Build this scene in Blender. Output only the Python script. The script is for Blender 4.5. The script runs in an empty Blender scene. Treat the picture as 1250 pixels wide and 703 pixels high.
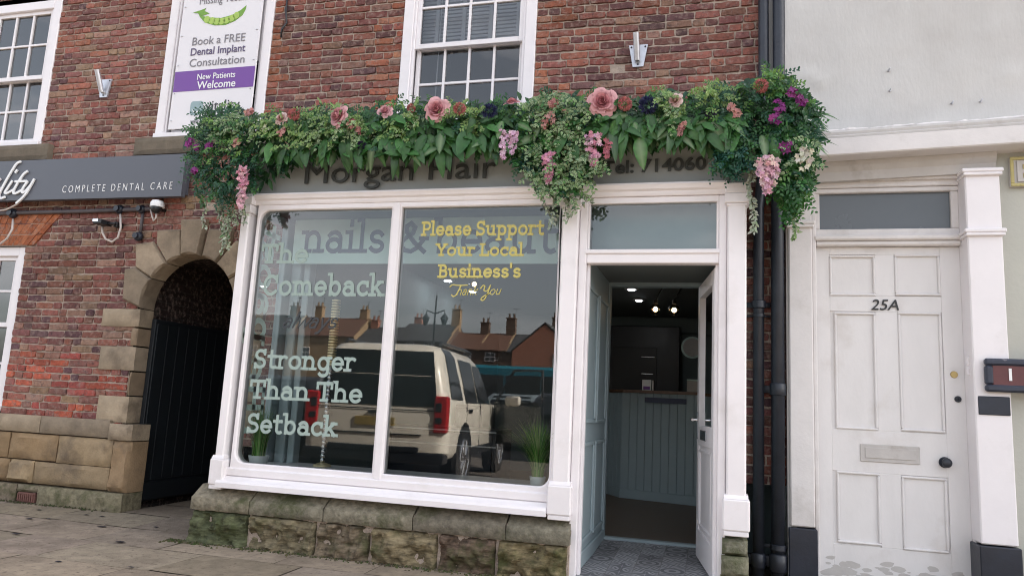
import bpy, math, random
from mathutils import Vector, Matrix, noise
random.seed(11)
R_ = random.random
def U(a, b): return a + (b - a) * R_()
rad = math.radians
sc = bpy.context.scene
COL = sc.collection

# ------------------------------------------------------------------ camera, sky, sun, exposure
F_PX, YAW, PIT, ROL = 908.87, 0.26756719, 0.155463344, -0.0508306123
CAM = Vector((0.0, -5.65, 1.08))
CR = Matrix.Rotation(YAW, 3, 'Z') @ Matrix.Rotation(PIT, 3, 'X') @ Matrix.Rotation(ROL, 3, 'Y')
cd = bpy.data.cameras.new("camera"); cam = bpy.data.objects.new("camera", cd); COL.objects.link(cam)
cd.sensor_width = 36.0; cd.lens = F_PX / 1250 * 36.0; cd.clip_start = 0.05; cd.clip_end = 900
cx_, cf_, cu_ = CR.col[0], CR.col[1], CR.col[2]
cam.matrix_world = Matrix(((cx_[0], cu_[0], -cf_[0], CAM[0]), (cx_[1], cu_[1], -cf_[1], CAM[1]),
                           (cx_[2], cu_[2], -cf_[2], CAM[2]), (0, 0, 0, 1)))
sc.camera = cam
SUN_EL, SUN_AZ = rad(36), rad(9)          # azimuth measured from +x towards +y: low over the right end of the row, slightly behind it
sdir = Vector((math.cos(SUN_EL) * math.cos(SUN_AZ), math.cos(SUN_EL) * math.sin(SUN_AZ), math.sin(SUN_EL)))
w = bpy.data.worlds.new("World"); sc.world = w; w.use_nodes = True
nt = w.node_tree; nt.nodes.clear()
out = nt.nodes.new("ShaderNodeOutputWorld"); bg = nt.nodes.new("ShaderNodeBackground")
sky = nt.nodes.new("ShaderNodeTexSky"); sky.sky_type = 'NISHITA'; sky.sun_disc = False
sky.sun_elevation = SUN_EL; sky.sun_rotation = math.pi / 2 - SUN_AZ
sky.dust_density = 2.5; sky.air_density = 1.0; sky.ozone_density = 1.0
hs = nt.nodes.new("ShaderNodeHueSaturation"); hs.inputs['Saturation'].default_value = 0.42
nt.links.new(sky.outputs[0], hs.inputs['Color'])
tcw = nt.nodes.new("ShaderNodeTexCoord"); mpw = nt.nodes.new("ShaderNodeMapping"); mpw.inputs['Scale'].default_value = (1.2, 1.2, 6.0)
nzw = nt.nodes.new("ShaderNodeTexNoise"); nzw.inputs['Scale'].default_value = 2.2; nzw.inputs['Detail'].default_value = 6
rmp = nt.nodes.new("ShaderNodeMapRange"); rmp.inputs[1].default_value = 0.48; rmp.inputs[2].default_value = 0.78; rmp.inputs[3].default_value = 0.0; rmp.inputs[4].default_value = 0.55
nt.links.new(tcw.outputs['Generated'], mpw.inputs[0]); nt.links.new(mpw.outputs[0], nzw.inputs['Vector']); nt.links.new(nzw.outputs[0], rmp.inputs[0])
mxw = nt.nodes.new("ShaderNodeMixRGB"); mxw.inputs[2].default_value = (9.5, 9.0, 9.2, 1)
nt.links.new(rmp.outputs[0], mxw.inputs[0]); nt.links.new(hs.outputs[0], mxw.inputs[1]); nt.links.new(mxw.outputs[0], bg.inputs[0])
bg.inputs[1].default_value = 0.10
nt.links.new(bg.outputs[0], out.inputs[0])
ld = bpy.data.lights.new("sun", 'SUN'); ld.energy = 5.0; ld.angle = rad(0.6); ld.color = (1.0, 0.93, 0.82)
sun = bpy.data.objects.new("sun", ld); COL.objects.link(sun)
sun.rotation_euler = sdir.to_track_quat('Z', 'Y').to_euler(); sun.location = (20, 5, 20)
sc.view_settings.view_transform = 'Standard'; sc.view_settings.look = 'None'
sc.view_settings.exposure = 2.1; sc.view_settings.gamma = 1.0; sc.view_settings.use_curve_mapping = False
sc.cycles.max_bounces = 10; sc.cycles.transparent_max_bounces = 16; sc.cycles.glossy_bounces = 4
sc.cycles.filter_width = 1.05; sc.cycles.use_denoising = True; sc.cycles.sample_clamp_indirect = 6.0
sc.cycles.caustics_reflective = False; sc.cycles.caustics_refractive = False

def at(px, py, y):
    """facade point (x, z) on the plane y seen at a measured photo position"""
    d = CR @ Vector(((px - 625) / F_PX, 1.0, -(py - 351.5) / F_PX))
    t = (y - CAM.y) / d.y
    return CAM.x + d.x * t, CAM.z + d.z * t

# ------------------------------------------------------------------ materials
def new_mat(name):
    m = bpy.data.materials.new(name); m.use_nodes = True
    n = m.node_tree.nodes; p = n.get("Principled BSDF")
    return m, m.node_tree, p
def mat(name, base, rough=0.6, var=0.12, scale=6.0, bump=0.0, bscale=60.0, metal=0.0, attr=False, stain=None, stain_scale=2.0,
        stain_lo=0.55, stain_hi=0.72, spec=0.5, coat=0.0, trans=0.0, stain_shade=None, stain_shade_scale=8, rot=0.0, emit=None, estr=0.0, stretch=(1, 1, 1), rvar=0.1):
    m, t, p = new_mat(name); L = t.links
    tc = t.nodes.new("ShaderNodeTexCoord"); mp = t.nodes.new("ShaderNodeMapping"); mp.inputs['Scale'].default_value = stretch; mp.inputs['Rotation'].default_value = (0, rot, 0)
    L.new(tc.outputs['Object'], mp.inputs[0])
    nz = t.nodes.new("ShaderNodeTexNoise"); nz.inputs['Scale'].default_value = scale; nz.inputs['Detail'].default_value = 5; nz.inputs['Roughness'].default_value = 0.62
    L.new(mp.outputs[0], nz.inputs['Vector'])
    mr = t.nodes.new("ShaderNodeMapRange"); mr.inputs[1].default_value = 0.25; mr.inputs[2].default_value = 0.75
    mr.inputs[3].default_value = 1 - var; mr.inputs[4].default_value = 1 + var
    L.new(nz.outputs[0], mr.inputs[0])
    mul = t.nodes.new("ShaderNodeVectorMath"); mul.operation = 'SCALE'
    if attr:
        a = t.nodes.new("ShaderNodeAttribute"); a.attribute_name = "Col"; L.new(a.outputs['Color'], mul.inputs[0])
    else:
        mul.inputs[0].default_value = base
    L.new(mr.outputs[0], mul.inputs['Scale'])
    src = mul.outputs[0]
    if stain:
        n2 = t.nodes.new("ShaderNodeTexNoise"); n2.inputs['Scale'].default_value = stain_scale; n2.inputs['Detail'].default_value = 7; n2.inputs['Roughness'].default_value = 0.65
        L.new(tc.outputs['Object'], n2.inputs['Vector'])
        m2 = t.nodes.new("ShaderNodeMapRange"); m2.inputs[1].default_value = stain_lo; m2.inputs[2].default_value = stain_hi; m2.inputs[4].default_value = 0.8
        L.new(n2.outputs[0], m2.inputs[0])
        mx = t.nodes.new("ShaderNodeMixRGB"); L.new(m2.outputs[0], mx.inputs[0]); L.new(src, mx.inputs[1]); mx.inputs[2].default_value = (*stain, 1)
        src = mx.outputs[0]
    if stain_shade:
        n4 = t.nodes.new("ShaderNodeTexNoise"); n4.noise_dimensions = '4D'; n4.inputs['W'].default_value = 3.7; n4.inputs['Scale'].default_value = stain_shade_scale; n4.inputs['Detail'].default_value = 6; n4.inputs['Roughness'].default_value = 0.65
        L.new(tc.outputs['Object'], n4.inputs['Vector'])
        m4 = t.nodes.new("ShaderNodeMapRange"); m4.inputs[1].default_value = 0.55; m4.inputs[2].default_value = 0.68; m4.inputs[4].default_value = 0.75
        L.new(n4.outputs[0], m4.inputs[0])
        mx4 = t.nodes.new("ShaderNodeMixRGB"); L.new(m4.outputs[0], mx4.inputs[0]); L.new(src, mx4.inputs[1]); mx4.inputs[2].default_value = (*stain_shade, 1)
        src = mx4.outputs[0]
    L.new(src, p.inputs['Base Color'])
    r2 = t.nodes.new("ShaderNodeMapRange"); r2.inputs[3].default_value = max(0.02, rough - rvar); r2.inputs[4].default_value = min(1, rough + rvar)
    L.new(nz.outputs[0], r2.inputs[0]); L.new(r2.outputs[0], p.inputs['Roughness'])
    p.inputs['Metallic'].default_value = metal; p.inputs['Specular IOR Level'].default_value = spec
    if coat: p.inputs['Coat Weight'].default_value = coat
    if trans: p.inputs['Subsurface Weight'].default_value = 0.0
    if bump:
        b = t.nodes.new("ShaderNodeBump"); b.inputs['Strength'].default_value = bump; b.inputs['Distance'].default_value = 0.01
        n3 = t.nodes.new("ShaderNodeTexNoise"); n3.inputs['Scale'].default_value = bscale; n3.inputs['Detail'].default_value = 6
        L.new(mp.outputs[0], n3.inputs['Vector']); L.new(n3.outputs[0], b.inputs['Height']); L.new(b.outputs[0], p.inputs['Normal'])
    if emit:
        p.inputs['Emission Color'].default_value = (*emit, 1); p.inputs['Emission Strength'].default_value = estr
    return m
def leaf_mat(name, rough=0.45):
    m, t, p = new_mat(name); L = t.links
    a = t.nodes.new("ShaderNodeAttribute"); a.attribute_name = "Col"
    L.new(a.outputs['Color'], p.inputs['Base Color']); p.inputs['Roughness'].default_value = rough; p.inputs['Specular IOR Level'].default_value = 0.4
    tr = t.nodes.new("ShaderNodeBsdfTranslucent"); L.new(a.outputs['Color'], tr.inputs[0])
    mx = t.nodes.new("ShaderNodeMixShader"); mx.inputs[0].default_value = 0.22
    L.new(p.outputs[0], mx.inputs[1]); L.new(tr.outputs[0], mx.inputs[2]); L.new(mx.outputs[0], t.nodes["Material Output"].inputs[0])
    return m
def glass_mat(name, refl=0.09, tint=(0.8, 0.86, 0.86), wav=0.0):
    m, t, p = new_mat(name); L = t.links; t.nodes.remove(p)
    tr = t.nodes.new("ShaderNodeBsdfTransparent"); tr.inputs[0].default_value = (*tint, 1)
    gl = t.nodes.new("ShaderNodeBsdfGlossy"); gl.inputs['Roughness'].default_value = 0.0; gl.inputs['Color'].default_value = (1, 1, 1, 1)
    lw = t.nodes.new("ShaderNodeFresnel"); lw.inputs['IOR'].default_value = 1.5
    ad = t.nodes.new("ShaderNodeMath"); ad.operation = 'ADD'; ad.inputs[1].default_value = refl - 0.04; ad.use_clamp = True
    L.new(lw.outputs[0], ad.inputs[0])
    mx = t.nodes.new("ShaderNodeMixShader"); L.new(ad.outputs[0], mx.inputs[0]); L.new(tr.outputs[0], mx.inputs[1]); L.new(gl.outputs[0], mx.inputs[2])
    if wav:
        b = t.nodes.new("ShaderNodeBump"); b.inputs['Strength'].default_value = wav; b.inputs['Distance'].default_value = 0.02
        nz = t.nodes.new("ShaderNodeTexNoise"); nz.inputs['Scale'].default_value = 2.0; tc = t.nodes.new("ShaderNodeTexCoord")
        L.new(tc.outputs['Object'], nz.inputs['Vector']); L.new(nz.outputs[0], b.inputs['Height']); L.new(b.outputs[0], gl.inputs['Normal'])
    L.new(mx.outputs[0], t.nodes["Material Output"].inputs[0])
    return m
M = {}
M['brick'] = mat("old_brick", (0.2, 0.08, 0.05), 0.92, 0.38, 34, 0.8, 110, attr=True, stain=(0.31, 0.225, 0.19), stain_scale=24, stain_lo=0.505, stain_hi=0.70, spec=0.2, stain_shade=(0.050, 0.036, 0.040), stain_shade_scale=30)
M['mortar'] = mat("lime_mortar", (0.43, 0.35, 0.29), 0.95, 0.25, 20, 0.9, 90, stain=(0.20, 0.15, 0.13), stain_scale=4.5, stain_lo=0.53, stain_hi=0.75, spec=0.1)
M['stone'] = mat("sandstone", (0.3, 0.22, 0.15), 0.9, 0.22, 9, 0.5, 70, attr=True, stain=(0.13, 0.10, 0.075), stain_scale=3.5, stain_lo=0.5, stain_hi=0.72, spec=0.2)
M['stone_rough'] = mat("weathered_sandstone", (0.2, 0.16, 0.11), 0.92, 0.5, 22, 1.0, 38, attr=True, stain=(0.052, 0.062, 0.022), stain_scale=4.5, stain_lo=0.5, stain_hi=0.66, spec=0.2)
M['white'] = mat("white_gloss_paint", (0.80, 0.765, 0.78), 0.38, 0.035, 4, 0.06, 26, spec=0.5, stain=(0.60, 0.56, 0.54), stain_scale=3.2, stain_lo=0.56, stain_hi=0.95)
M['white_old'] = mat("old_white_paint", (0.70, 0.67, 0.66), 0.55, 0.07, 5, 0.12, 45, stain=(0.42, 0.38, 0.345), stain_scale=3.0, stain_lo=0.55, stain_hi=0.85)
M['white_dirty'] = mat("grubby_white_door_paint", (0.72, 0.70, 0.695), 0.5, 0.05, 5, 0.12, 40, stain=(0.50, 0.45, 0.41), stain_scale=2.6, stain_lo=0.55, stain_hi=0.88, stretch=(1, 1, .45))
M['cornice_grey'] = mat("grey_white_paint", (0.50, 0.475, 0.455), 0.6, 0.1, 6, 0.12, 50, stain=(0.34, 0.30, 0.27), stain_scale=4.0)
M['render'] = mat("pale_render", (0.55, 0.54, 0.525), 0.8, 0.06, 2.2, 0.3, 30, stain=(0.46, 0.44, 0.42), stain_scale=1.6, stain_lo=0.46, stain_hi=0.8, spec=0.2, stretch=(1.6, 1, .5))
M['render_green'] = mat("grey_green_render", (0.46, 0.46, 0.41), 0.8, 0.05, 3, 0.2, 30)
M['navy'] = mat("navy_gloss_paint", (0.014, 0.018, 0.030), 0.38, 0.3, 6, 0.1, 40)
M['gate'] = mat("dark_navy_gate_paint", (0.006, 0.009, 0.0125), 0.6, 0.2, 5, 0.05, 50)
M['pipe'] = mat("black_iron_paint", (0.020, 0.024, 0.034), 0.42, 0.3, 8, 0.15, 60, stain=(0.06, 0.055, 0.055), stain_scale=7, stain_lo=0.62, stain_hi=0.8)
M['fascia'] = mat("grey_green_fascia", (0.27, 0.285, 0.28), 0.55, 0.05, 3, 0.03, 30)
M['fascia_letter'] = mat("dark_fascia_letters", (0.036, 0.04, 0.037), 0.55, 0.05)
M['sign_grey'] = mat("slate_grey_sign", (0.088, 0.095, 0.116), 0.42, 0.04, 2, 0.0)
M['letter_white'] = mat("white_letters", (0.8, 0.8, 0.8), 0.4, 0.02)
M['letter_black'] = mat("black_letters", (0.02, 0.02, 0.022), 0.4, 0.05)
M['banner'] = mat("white_banner_board", (0.74, 0.72, 0.745), 0.45, 0.02, 2)
M['purple'] = mat("purple_print", (0.16, 0.055, 0.30), 0.45, 0.03)
M['purple_text'] = mat("purple_grey_print", (0.10, 0.075, 0.15), 0.5, 0.03)
M['grey_text'] = mat("grey_print", (0.20, 0.19, 0.21), 0.5, 0.03)
M['teal_text'] = mat("pale_teal_print", (0.27, 0.37, 0.39), 0.5, 0.04)
M['pea'] = mat("green_print", (0.16, 0.33, 0.04), 0.5, 0.1, 30)
M['pea2'] = mat("light_green_print", (0.36, 0.52, 0.10), 0.5, 0.1, 30)
M['vinyl'] = mat("frosted_mint_vinyl", (0.31, 0.395, 0.36), 0.7, 0.03)
def frost(name, col):
    m, t, p = new_mat(name); L = t.links; p.inputs['Base Color'].default_value = (*col, 1); p.inputs['Roughness'].default_value = .7
    tr = t.nodes.new("ShaderNodeBsdfTranslucent"); tr.inputs[0].default_value = (*col, 1); mx = t.nodes.new("ShaderNodeMixShader"); mx.inputs[0].default_value = .65
    L.new(p.outputs[0], mx.inputs[1]); L.new(tr.outputs[0], mx.inputs[2]); L.new(mx.outputs[0], t.nodes["Material Output"].inputs[0]); return m
M['vinyl_side'] = frost("frosted_side_vinyl", (0.86, 0.95, 0.90))
M['vinyl_gold'] = mat("gold_vinyl", (0.52, 0.45, 0.13), 0.5, 0.05)
M['vinyl_dark'] = mat("dark_vinyl", (0.03, 0.035, 0.04), 0.5, 0.03)
M['board_mint'] = mat("mint_board", (0.62, 0.78, 0.73), 0.7, 0.03)
M['fan_board'] = mat('grey_teal_board', (0.26, 0.33, 0.34), 0.7, 0.04)
M['board_letter'] = mat("slate_blue_letters", (0.075, 0.09, 0.15), 0.6, 0.03)
M['glass'] = glass_mat("shop_glass", 0.092, (0.90, 0.95, 0.94), 0.012)
M['glass_up'] = glass_mat("old_sash_glass", 0.10, (0.8, 0.84, 0.85), 0.25)
M['glass_frost'] = mat("frosted_grey_glass", (0.105, 0.12, 0.135), 0.25, 0.05, 3, spec=0.5)
M['teal'] = mat("pale_teal_paint", (0.35, 0.43, 0.455), 0.5, 0.04)
M['teal_dark'] = mat("teal_wall_paint", (0.15, 0.19, 0.195), 0.7, 0.06)
M['ceiling'] = mat("ceiling_paint", (0.16, 0.18, 0.18), 0.8, 0.04)
M['floor_wood'] = mat("dark_wood_floor", (0.12, 0.08, 0.052), 0.45, 0.4, 5, 0.05, 40, stretch=(0.5, 8, 1))
M['wood_top'] = mat("brown_wood_top", (0.16, 0.085, 0.05), 0.4, 0.3, 6, stretch=(1, 12, 1))
M['black'] = mat("black_satin", (0.012, 0.013, 0.016), 0.4, 0.1)
M['dark_panel'] = mat("dark_blue_panel", (0.016, 0.019, 0.026), 0.35, 0.1)
M['chrome'] = mat("brushed_chrome", (0.7, 0.7, 0.72), 0.22, 0.05, metal=1.0)
M['galv'] = mat("galvanised_steel", (0.55, 0.56, 0.60), 0.42, 0.12, 30, metal=0.75)
M['brass'] = mat("brass", (0.48, 0.36, 0.16), 0.35, 0.15, 30, metal=0.9)
M['gold'] = mat("ribbed_gold", (0.80, 0.66, 0.40), 0.35, 0.1, 20, metal=0.3)
M['cable'] = mat("cream_cable", (0.52, 0.46, 0.42), 0.6, 0.06)
M['conduit'] = mat("grey_brown_conduit", (0.085, 0.072, 0.078), 0.6, 0.2, 12)
M['red_plaque'] = mat("maroon_plaque", (0.115, 0.036, 0.038), 0.5, 0.15, 12)
M['plaque_frame'] = mat("worn_navy_frame", (0.028, 0.034, 0.055), 0.5, 0.2, 12, stain=(0.33, 0.31, 0.33), stain_scale=14, stain_lo=0.60, stain_hi=0.68)
M['yellow'] = mat("faded_yellow_print", (0.46, 0.40, 0.17), 0.6, 0.2, 16, stain=(0.2, 0.18, 0.12), stain_scale=12)
M['flag'] = mat("paving_flag", (0.3, 0.25, 0.2), 0.88, 0.24, 11, 0.5, 90, attr=True, stain=(0.135, 0.108, 0.082), stain_scale=1.7, stain_lo=0.48, stain_hi=0.74, spec=0.25, stain_shade=(0.10, 0.08, 0.062), stain_shade_scale=26)
M['grime'] = mat("dirty_joint", (0.065, 0.05, 0.036), 0.95, 0.3, 12, 0.5, 70, stain=(0.05, 0.06, 0.022), stain_scale=2)
M['asphalt'] = mat("worn_setts", (0.10, 0.085, 0.072), 0.85, 0.35, 3, 0.6, 20)
M['tile'] = mat("patterned_tile", (0.3, 0.3, 0.32), 0.5, 0.05)
M['grass'] = leaf_mat("plastic_grass_blades", 0.5)
M['pot'] = mat("pale_blue_pot", (0.74, 0.80, 0.82), 0.35, 0.03)
M['leaf'] = leaf_mat("artificial_leaves", 0.36)
M['petal'] = leaf_mat("artificial_petals", 0.6)
M['car_cream'] = mat("cream_white_car_paint", (0.78, 0.73, 0.64), 0.25, 0.02, 2, coat=0.6)
M['car_dark'] = mat("dark_car_paint", (0.014, 0.016, 0.02), 0.25, 0.1, 2, coat=0.5)
M['car_grey'] = mat("silver_blue_car_paint", (0.16, 0.2, 0.22), 0.3, 0.05, 2, coat=0.5)
M['tyre'] = mat("tyre_rubber", (0.012, 0.012, 0.012), 0.85, 0.2)
M['car_glass'] = mat("tinted_car_glass", (0.010, 0.013, 0.016), 0.06, 0.1, spec=0.7)
M['tail_red'] = mat("red_tail_light", (0.42, 0.012, 0.018), 0.2, 0.2, 14)
M['plate'] = mat("yellow_number_plate", (0.30, 0.21, 0.05), 0.5, 0.1)
M['bus_teal'] = mat("teal_bus_paint", (0.02, 0.16, 0.22), 0.35, 0.06)
M['house_brick'] = mat("far_brown_brick", (0.12, 0.075, 0.055), 0.9, 0.3, 3, 0, stain=(0.06, 0.045, 0.04), stain_scale=0.6)
M['house_red'] = mat("far_red_brick", (0.34, 0.145, 0.095), 0.9, 0.35, 4, 0, stain=(0.17, 0.08, 0.06), stain_scale=2)
M['house_tan'] = mat("far_tan_stone", (0.32, 0.22, 0.13), 0.9, 0.25, 2)
M['roof_slate'] = mat("slate_roof", (0.055, 0.055, 0.06), 0.75, 0.25, 3)
M['roof_tile'] = mat("pantile_roof", (0.13, 0.065, 0.045), 0.85, 0.3, 3)
M['emit_warm'] = mat("warm_bulb", (1, 0.9, 0.7), 0.4, 0, emit=(1.0, 0.72, 0.42), estr=6.0)
M['emit_cool'] = mat("downlight_face", (1, 1, 1), 0.4, 0, emit=(0.95, 0.97, 1.0), estr=20.0)
M['bulb_glass'] = glass_mat("smoked_globe_glass", 0.12, (0.75, 0.68, 0.55))
M['blind'] = mat("white_blind_slats", (0.42, 0.42, 0.46), 0.6, 0.04)
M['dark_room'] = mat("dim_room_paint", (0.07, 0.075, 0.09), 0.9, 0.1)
M['terracotta'] = mat("red_air_brick", (0.17, 0.08, 0.065), 0.9, 0.2, 20)
M['moss'] = leaf_mat("moss_tufts", 0.9)
M['stone_tooled'] = mat('tooled_sandstone', (0.2, 0.16, 0.11), 0.92, 0.75, 7, 1.0, 9, attr=True, stain=(0.05, 0.062, 0.02), stain_scale=4.0, stain_lo=0.5, stain_hi=0.68, spec=0.2, stretch=(1.2, 3, 6.5), rot=0.75, stain_shade=(0.036, 0.028, 0.02), stain_shade_scale=17)  # tool-mark light and dark, and shaded crevices, painted into the colour
def tile_mat():
    m, t, p = new_mat("patterned_cement_tile"); L = t.links
    tc = t.nodes.new("ShaderNodeTexCoord")
    mp = t.nodes.new("ShaderNodeMapping"); mp.inputs['Scale'].default_value = (5.9, 5.9, 5.9); L.new(tc.outputs['Object'], mp.inputs[0])
    fl = t.nodes.new("ShaderNodeVectorMath"); fl.operation = 'FLOOR'; L.new(mp.outputs[0], fl.inputs[0])
    fr = t.nodes.new("ShaderNodeVectorMath"); fr.operation = 'FRACTION'; L.new(mp.outputs[0], fr.inputs[0])
    wn = t.nodes.new("ShaderNodeTexWhiteNoise"); wn.noise_dimensions = '2D'; L.new(fl.outputs[0], wn.inputs['Vector'])
    sb = t.nodes.new("ShaderNodeVectorMath"); sb.operation = 'SUBTRACT'; sb.inputs[1].default_value = (0.5, 0.5, 0.5); L.new(fr.outputs[0], sb.inputs[0])
    ab = t.nodes.new("ShaderNodeVectorMath"); ab.operation = 'ABSOLUTE'; L.new(sb.outputs[0], ab.inputs[0])
    sp = t.nodes.new("ShaderNodeSeparateXYZ"); L.new(ab.outputs[0], sp.inputs[0])
    ln = t.nodes.new("ShaderNodeMath"); ln.operation = 'POWER'
    def math_(op, a, b=None, c=None):
        n = t.nodes.new("ShaderNodeMath"); n.operation = op
        for i, v in enumerate((a, b, c)):
            if v is None: continue
            if isinstance(v, (int, float)): n.inputs[i].default_value = v
            else: L.new(v, n.inputs[i])
        return n.outputs[0]
    x, y = sp.outputs[0], sp.outputs[1]
    r2 = math_('SQRT', math_('ADD', math_('MULTIPLY', x, x), math_('MULTIPLY', y, y)))
    dm = math_('ADD', x, y); mn = math_('MULTIPLY', x, y)
    k = wn.outputs[0]
    pA = math_('SINE', math_('MULTIPLY', r2, math_('ADD', 14.0, math_('MULTIPLY', k, 26.0))))
    pB = math_('SINE', math_('MULTIPLY', dm, math_('ADD', 16.0, math_('MULTIPLY', k, 18.0))))
    pC = math_('SINE', math_('MULTIPLY', mn, 90.0))
    s1 = math_('GREATER_THAN', k, 0.36); s2 = math_('GREATER_THAN', k, 0.7)
    v1 = math_('ADD', math_('MULTIPLY', pA, math_('SUBTRACT', 1.0, s1)), math_('MULTIPLY', pB, s1))
    v2 = math_('ADD', math_('MULTIPLY', v1, math_('SUBTRACT', 1.0, s2)), math_('MULTIPLY', pC, s2))
    st = math_('GREATER_THAN', v2, 0.1)
    edge = math_('GREATER_THAN', math_('MAXIMUM', x, y), 0.485)
    cr = t.nodes.new("ShaderNodeMixRGB"); cr.inputs[1].default_value = (0.40, 0.40, 0.42, 1); cr.inputs[2].default_value = (0.085, 0.09, 0.105, 1); L.new(st, cr.inputs[0])
    c2 = t.nodes.new("ShaderNodeMixRGB"); c2.inputs[2].default_value = (0.16, 0.155, 0.15, 1); L.new(edge, c2.inputs[0]); L.new(cr.outputs[0], c2.inputs[1])
    nz = t.nodes.new("ShaderNodeTexNoise"); nz.inputs['Scale'].default_value = 5; nz.inputs['Detail'].default_value = 6; L.new(tc.outputs['Object'], nz.inputs['Vector'])
    c3 = t.nodes.new("ShaderNodeMixRGB"); c3.blend_type = 'MIX'; c3.inputs[2].default_value = (0.2, 0.2, 0.2, 1); L.new(math_('MULTIPLY', nz.outputs[0], 0.55), c3.inputs[0]); L.new(c2.outputs[0], c3.inputs[1])
    c4 = t.nodes.new('ShaderNodeVectorMath'); c4.operation = 'SCALE'; L.new(c3.outputs[0], c4.inputs[0]); L.new(math_('ADD', 0.65, math_('MULTIPLY', math_('FRACT', math_('MULTIPLY', k, 7.3)), 0.6)), c4.inputs['Scale']); L.new(c4.outputs[0], p.inputs['Base Color']); p.inputs['Roughness'].default_value = 0.45
    return m
M['tile'] = tile_mat()

# ------------------------------------------------------------------ mesh builder
class MB:
    def __init__(s): s.v = []; s.f = []; s.mi = []; s.c = []; s.hasc = False; s.mats = []
    def m(s, key):
        if key not in s.mats: s.mats.append(key)
        return s.mats.index(key)
    def add(s, vs, fs, mat=None, col=None):
        o = len(s.v); s.v += [tuple(p) for p in vs]
        k = s.m(mat) if mat else 0
        for f in fs: s.f.append(tuple(i + o for i in f)); s.mi.append(k)
        if col is None: s.c += [(1, 1, 1)] * len(vs)
        elif isinstance(col, list): s.c += col; s.hasc = True
        else: s.c += [col] * len(vs); s.hasc = True
    def box(s, x0, x1, y0, y1, z0, z1, b=0.0, mat=None, col=None, rot=None):
        if x1 < x0: x0, x1 = x1, x0
        if y1 < y0: y0, y1 = y1, y0
        if z1 < z0: z0, z1 = z1, z0
        b = min(b, (x1 - x0) * .45, (y1 - y0) * .45, (z1 - z0) * .45)
        if b <= 0:
            vs = [(x0, y0, z0), (x1, y0, z0), (x1, y1, z0), (x0, y1, z0), (x0, y0, z1), (x1, y0, z1), (x1, y1, z1), (x0, y1, z1)]
            fs = [(0, 3, 2, 1), (4, 5, 6, 7), (0, 1, 5, 4), (1, 2, 6, 5), (2, 3, 7, 6), (3, 0, 4, 7)]
        else:
            X, Y, Z = (x0, x1), (y0, y1), (z0, z1); vs = []; idx = {}
            for i in (0, 1):
                for j in (0, 1):
                    for k in (0, 1):
                        for a in range(3):
                            p = [X[i], Y[j], Z[k]]; sg = [1 if i == 0 else -1, 1 if j == 0 else -1, 1 if k == 0 else -1]
                            for q in range(3):
                                if q != a: p[q] += sg[q] * b
                            idx[(i, j, k, a)] = len(vs); vs.append(tuple(p))
            fs = []
            for a in range(3):
                for side in (0, 1):
                    u, v_ = [q for q in range(3) if q != a]; quad = []
                    for (p, q) in ((0, 0), (1, 0), (1, 1), (0, 1)):
                        c = [0, 0, 0]; c[a] = side; c[u] = p; c[v_] = q; quad.append(idx[(*c, a)])
                    fs.append(tuple(quad))
            for a in range(3):
                u, v_ = [q for q in range(3) if q != a]
                for p in (0, 1):
                    for q in (0, 1):
                        c0 = [0, 0, 0]; c1 = [0, 0, 0]; c0[u] = c1[u] = p; c0[v_] = c1[v_] = q; c0[a] = 0; c1[a] = 1
                        fs.append((idx[(*c0, u)], idx[(*c1, u)], idx[(*c1, v_)], idx[(*c0, v_)]))
            for i in (0, 1):
                for j in (0, 1):
                    for k in (0, 1): fs.append((idx[(i, j, k, 0)], idx[(i, j, k, 1)], idx[(i, j, k, 2)]))
        if rot is not None: vs = [rot @ Vector(p) for p in vs]
        s.add(vs, fs, mat, col)
    def prism(s, pts, y0, y1, mat=None, col=None, axis='y'):
        """polygon in (x,z) pushed from y0 to y1 (axis y), or in (y,z) along x, or (x,y) along z"""
        n = len(pts)
        def P(a, b, d): return (a, d, b) if axis == 'y' else ((d, a, b) if axis == 'x' else (a, b, d))
        vs = [P(a, b, y0) for a, b in pts] + [P(a, b, y1) for a, b in pts]
        fs = [tuple(range(n)), tuple(range(2 * n - 1, n - 1, -1))] + [(i, (i + 1) % n, (i + 1) % n + n, i + n) for i in range(n)]
        s.add(vs, fs, mat, col)
    def tube(s, pts, r, n=12, mat=None, col=None, cap=True):
        pts = [Vector(p) for p in pts]; vs = []; fs = []; prev = None
        for i, p in enumerate(pts):
            d = (pts[min(i + 1, len(pts) - 1)] - pts[max(i - 1, 0)]).normalized()
            a = Vector((0, 0, 1)) if abs(d.z) < 0.9 else Vector((1, 0, 0))
            if prev is not None: a = prev
            u = (a - d * a.dot(d)).normalized(); v_ = d.cross(u); prev = u
            rr = r[i] if isinstance(r, (list, tuple)) else r
            for k in range(n):
                t = 2 * math.pi * k / n; vs.append(p + (u * math.cos(t) + v_ * math.sin(t)) * rr)
        for i in range(len(pts) - 1):
            for k in range(n):
                a, b = i * n + k, i * n + (k + 1) % n; fs.append((a, b, b + n, a + n))
        if cap: fs.append(tuple(range(n - 1, -1, -1))); fs.append(tuple(range((len(pts) - 1) * n, len(pts) * n)))
        s.add(vs, fs, mat, col)
    def lathe(s, c, prof, n=24, mat=None, col=None, squash=1.0):
        vs = []; fs = []
        for r, z in prof:
            for k in range(n):
                t = 2 * math.pi * k / n; vs.append((c[0] + r * math.cos(t), c[1] + r * math.sin(t) * squash, c[2] + z))
        for i in range(len(prof) - 1):
            for k in range(n):
                a, b = i * n + k, i * n + (k + 1) % n; fs.append((a, b, b + n, a + n))
        fs.append(tuple(range(n - 1, -1, -1))); fs.append(tuple(range((len(prof) - 1) * n, len(prof) * n)))
        s.add(vs, fs, mat, col)
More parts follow.
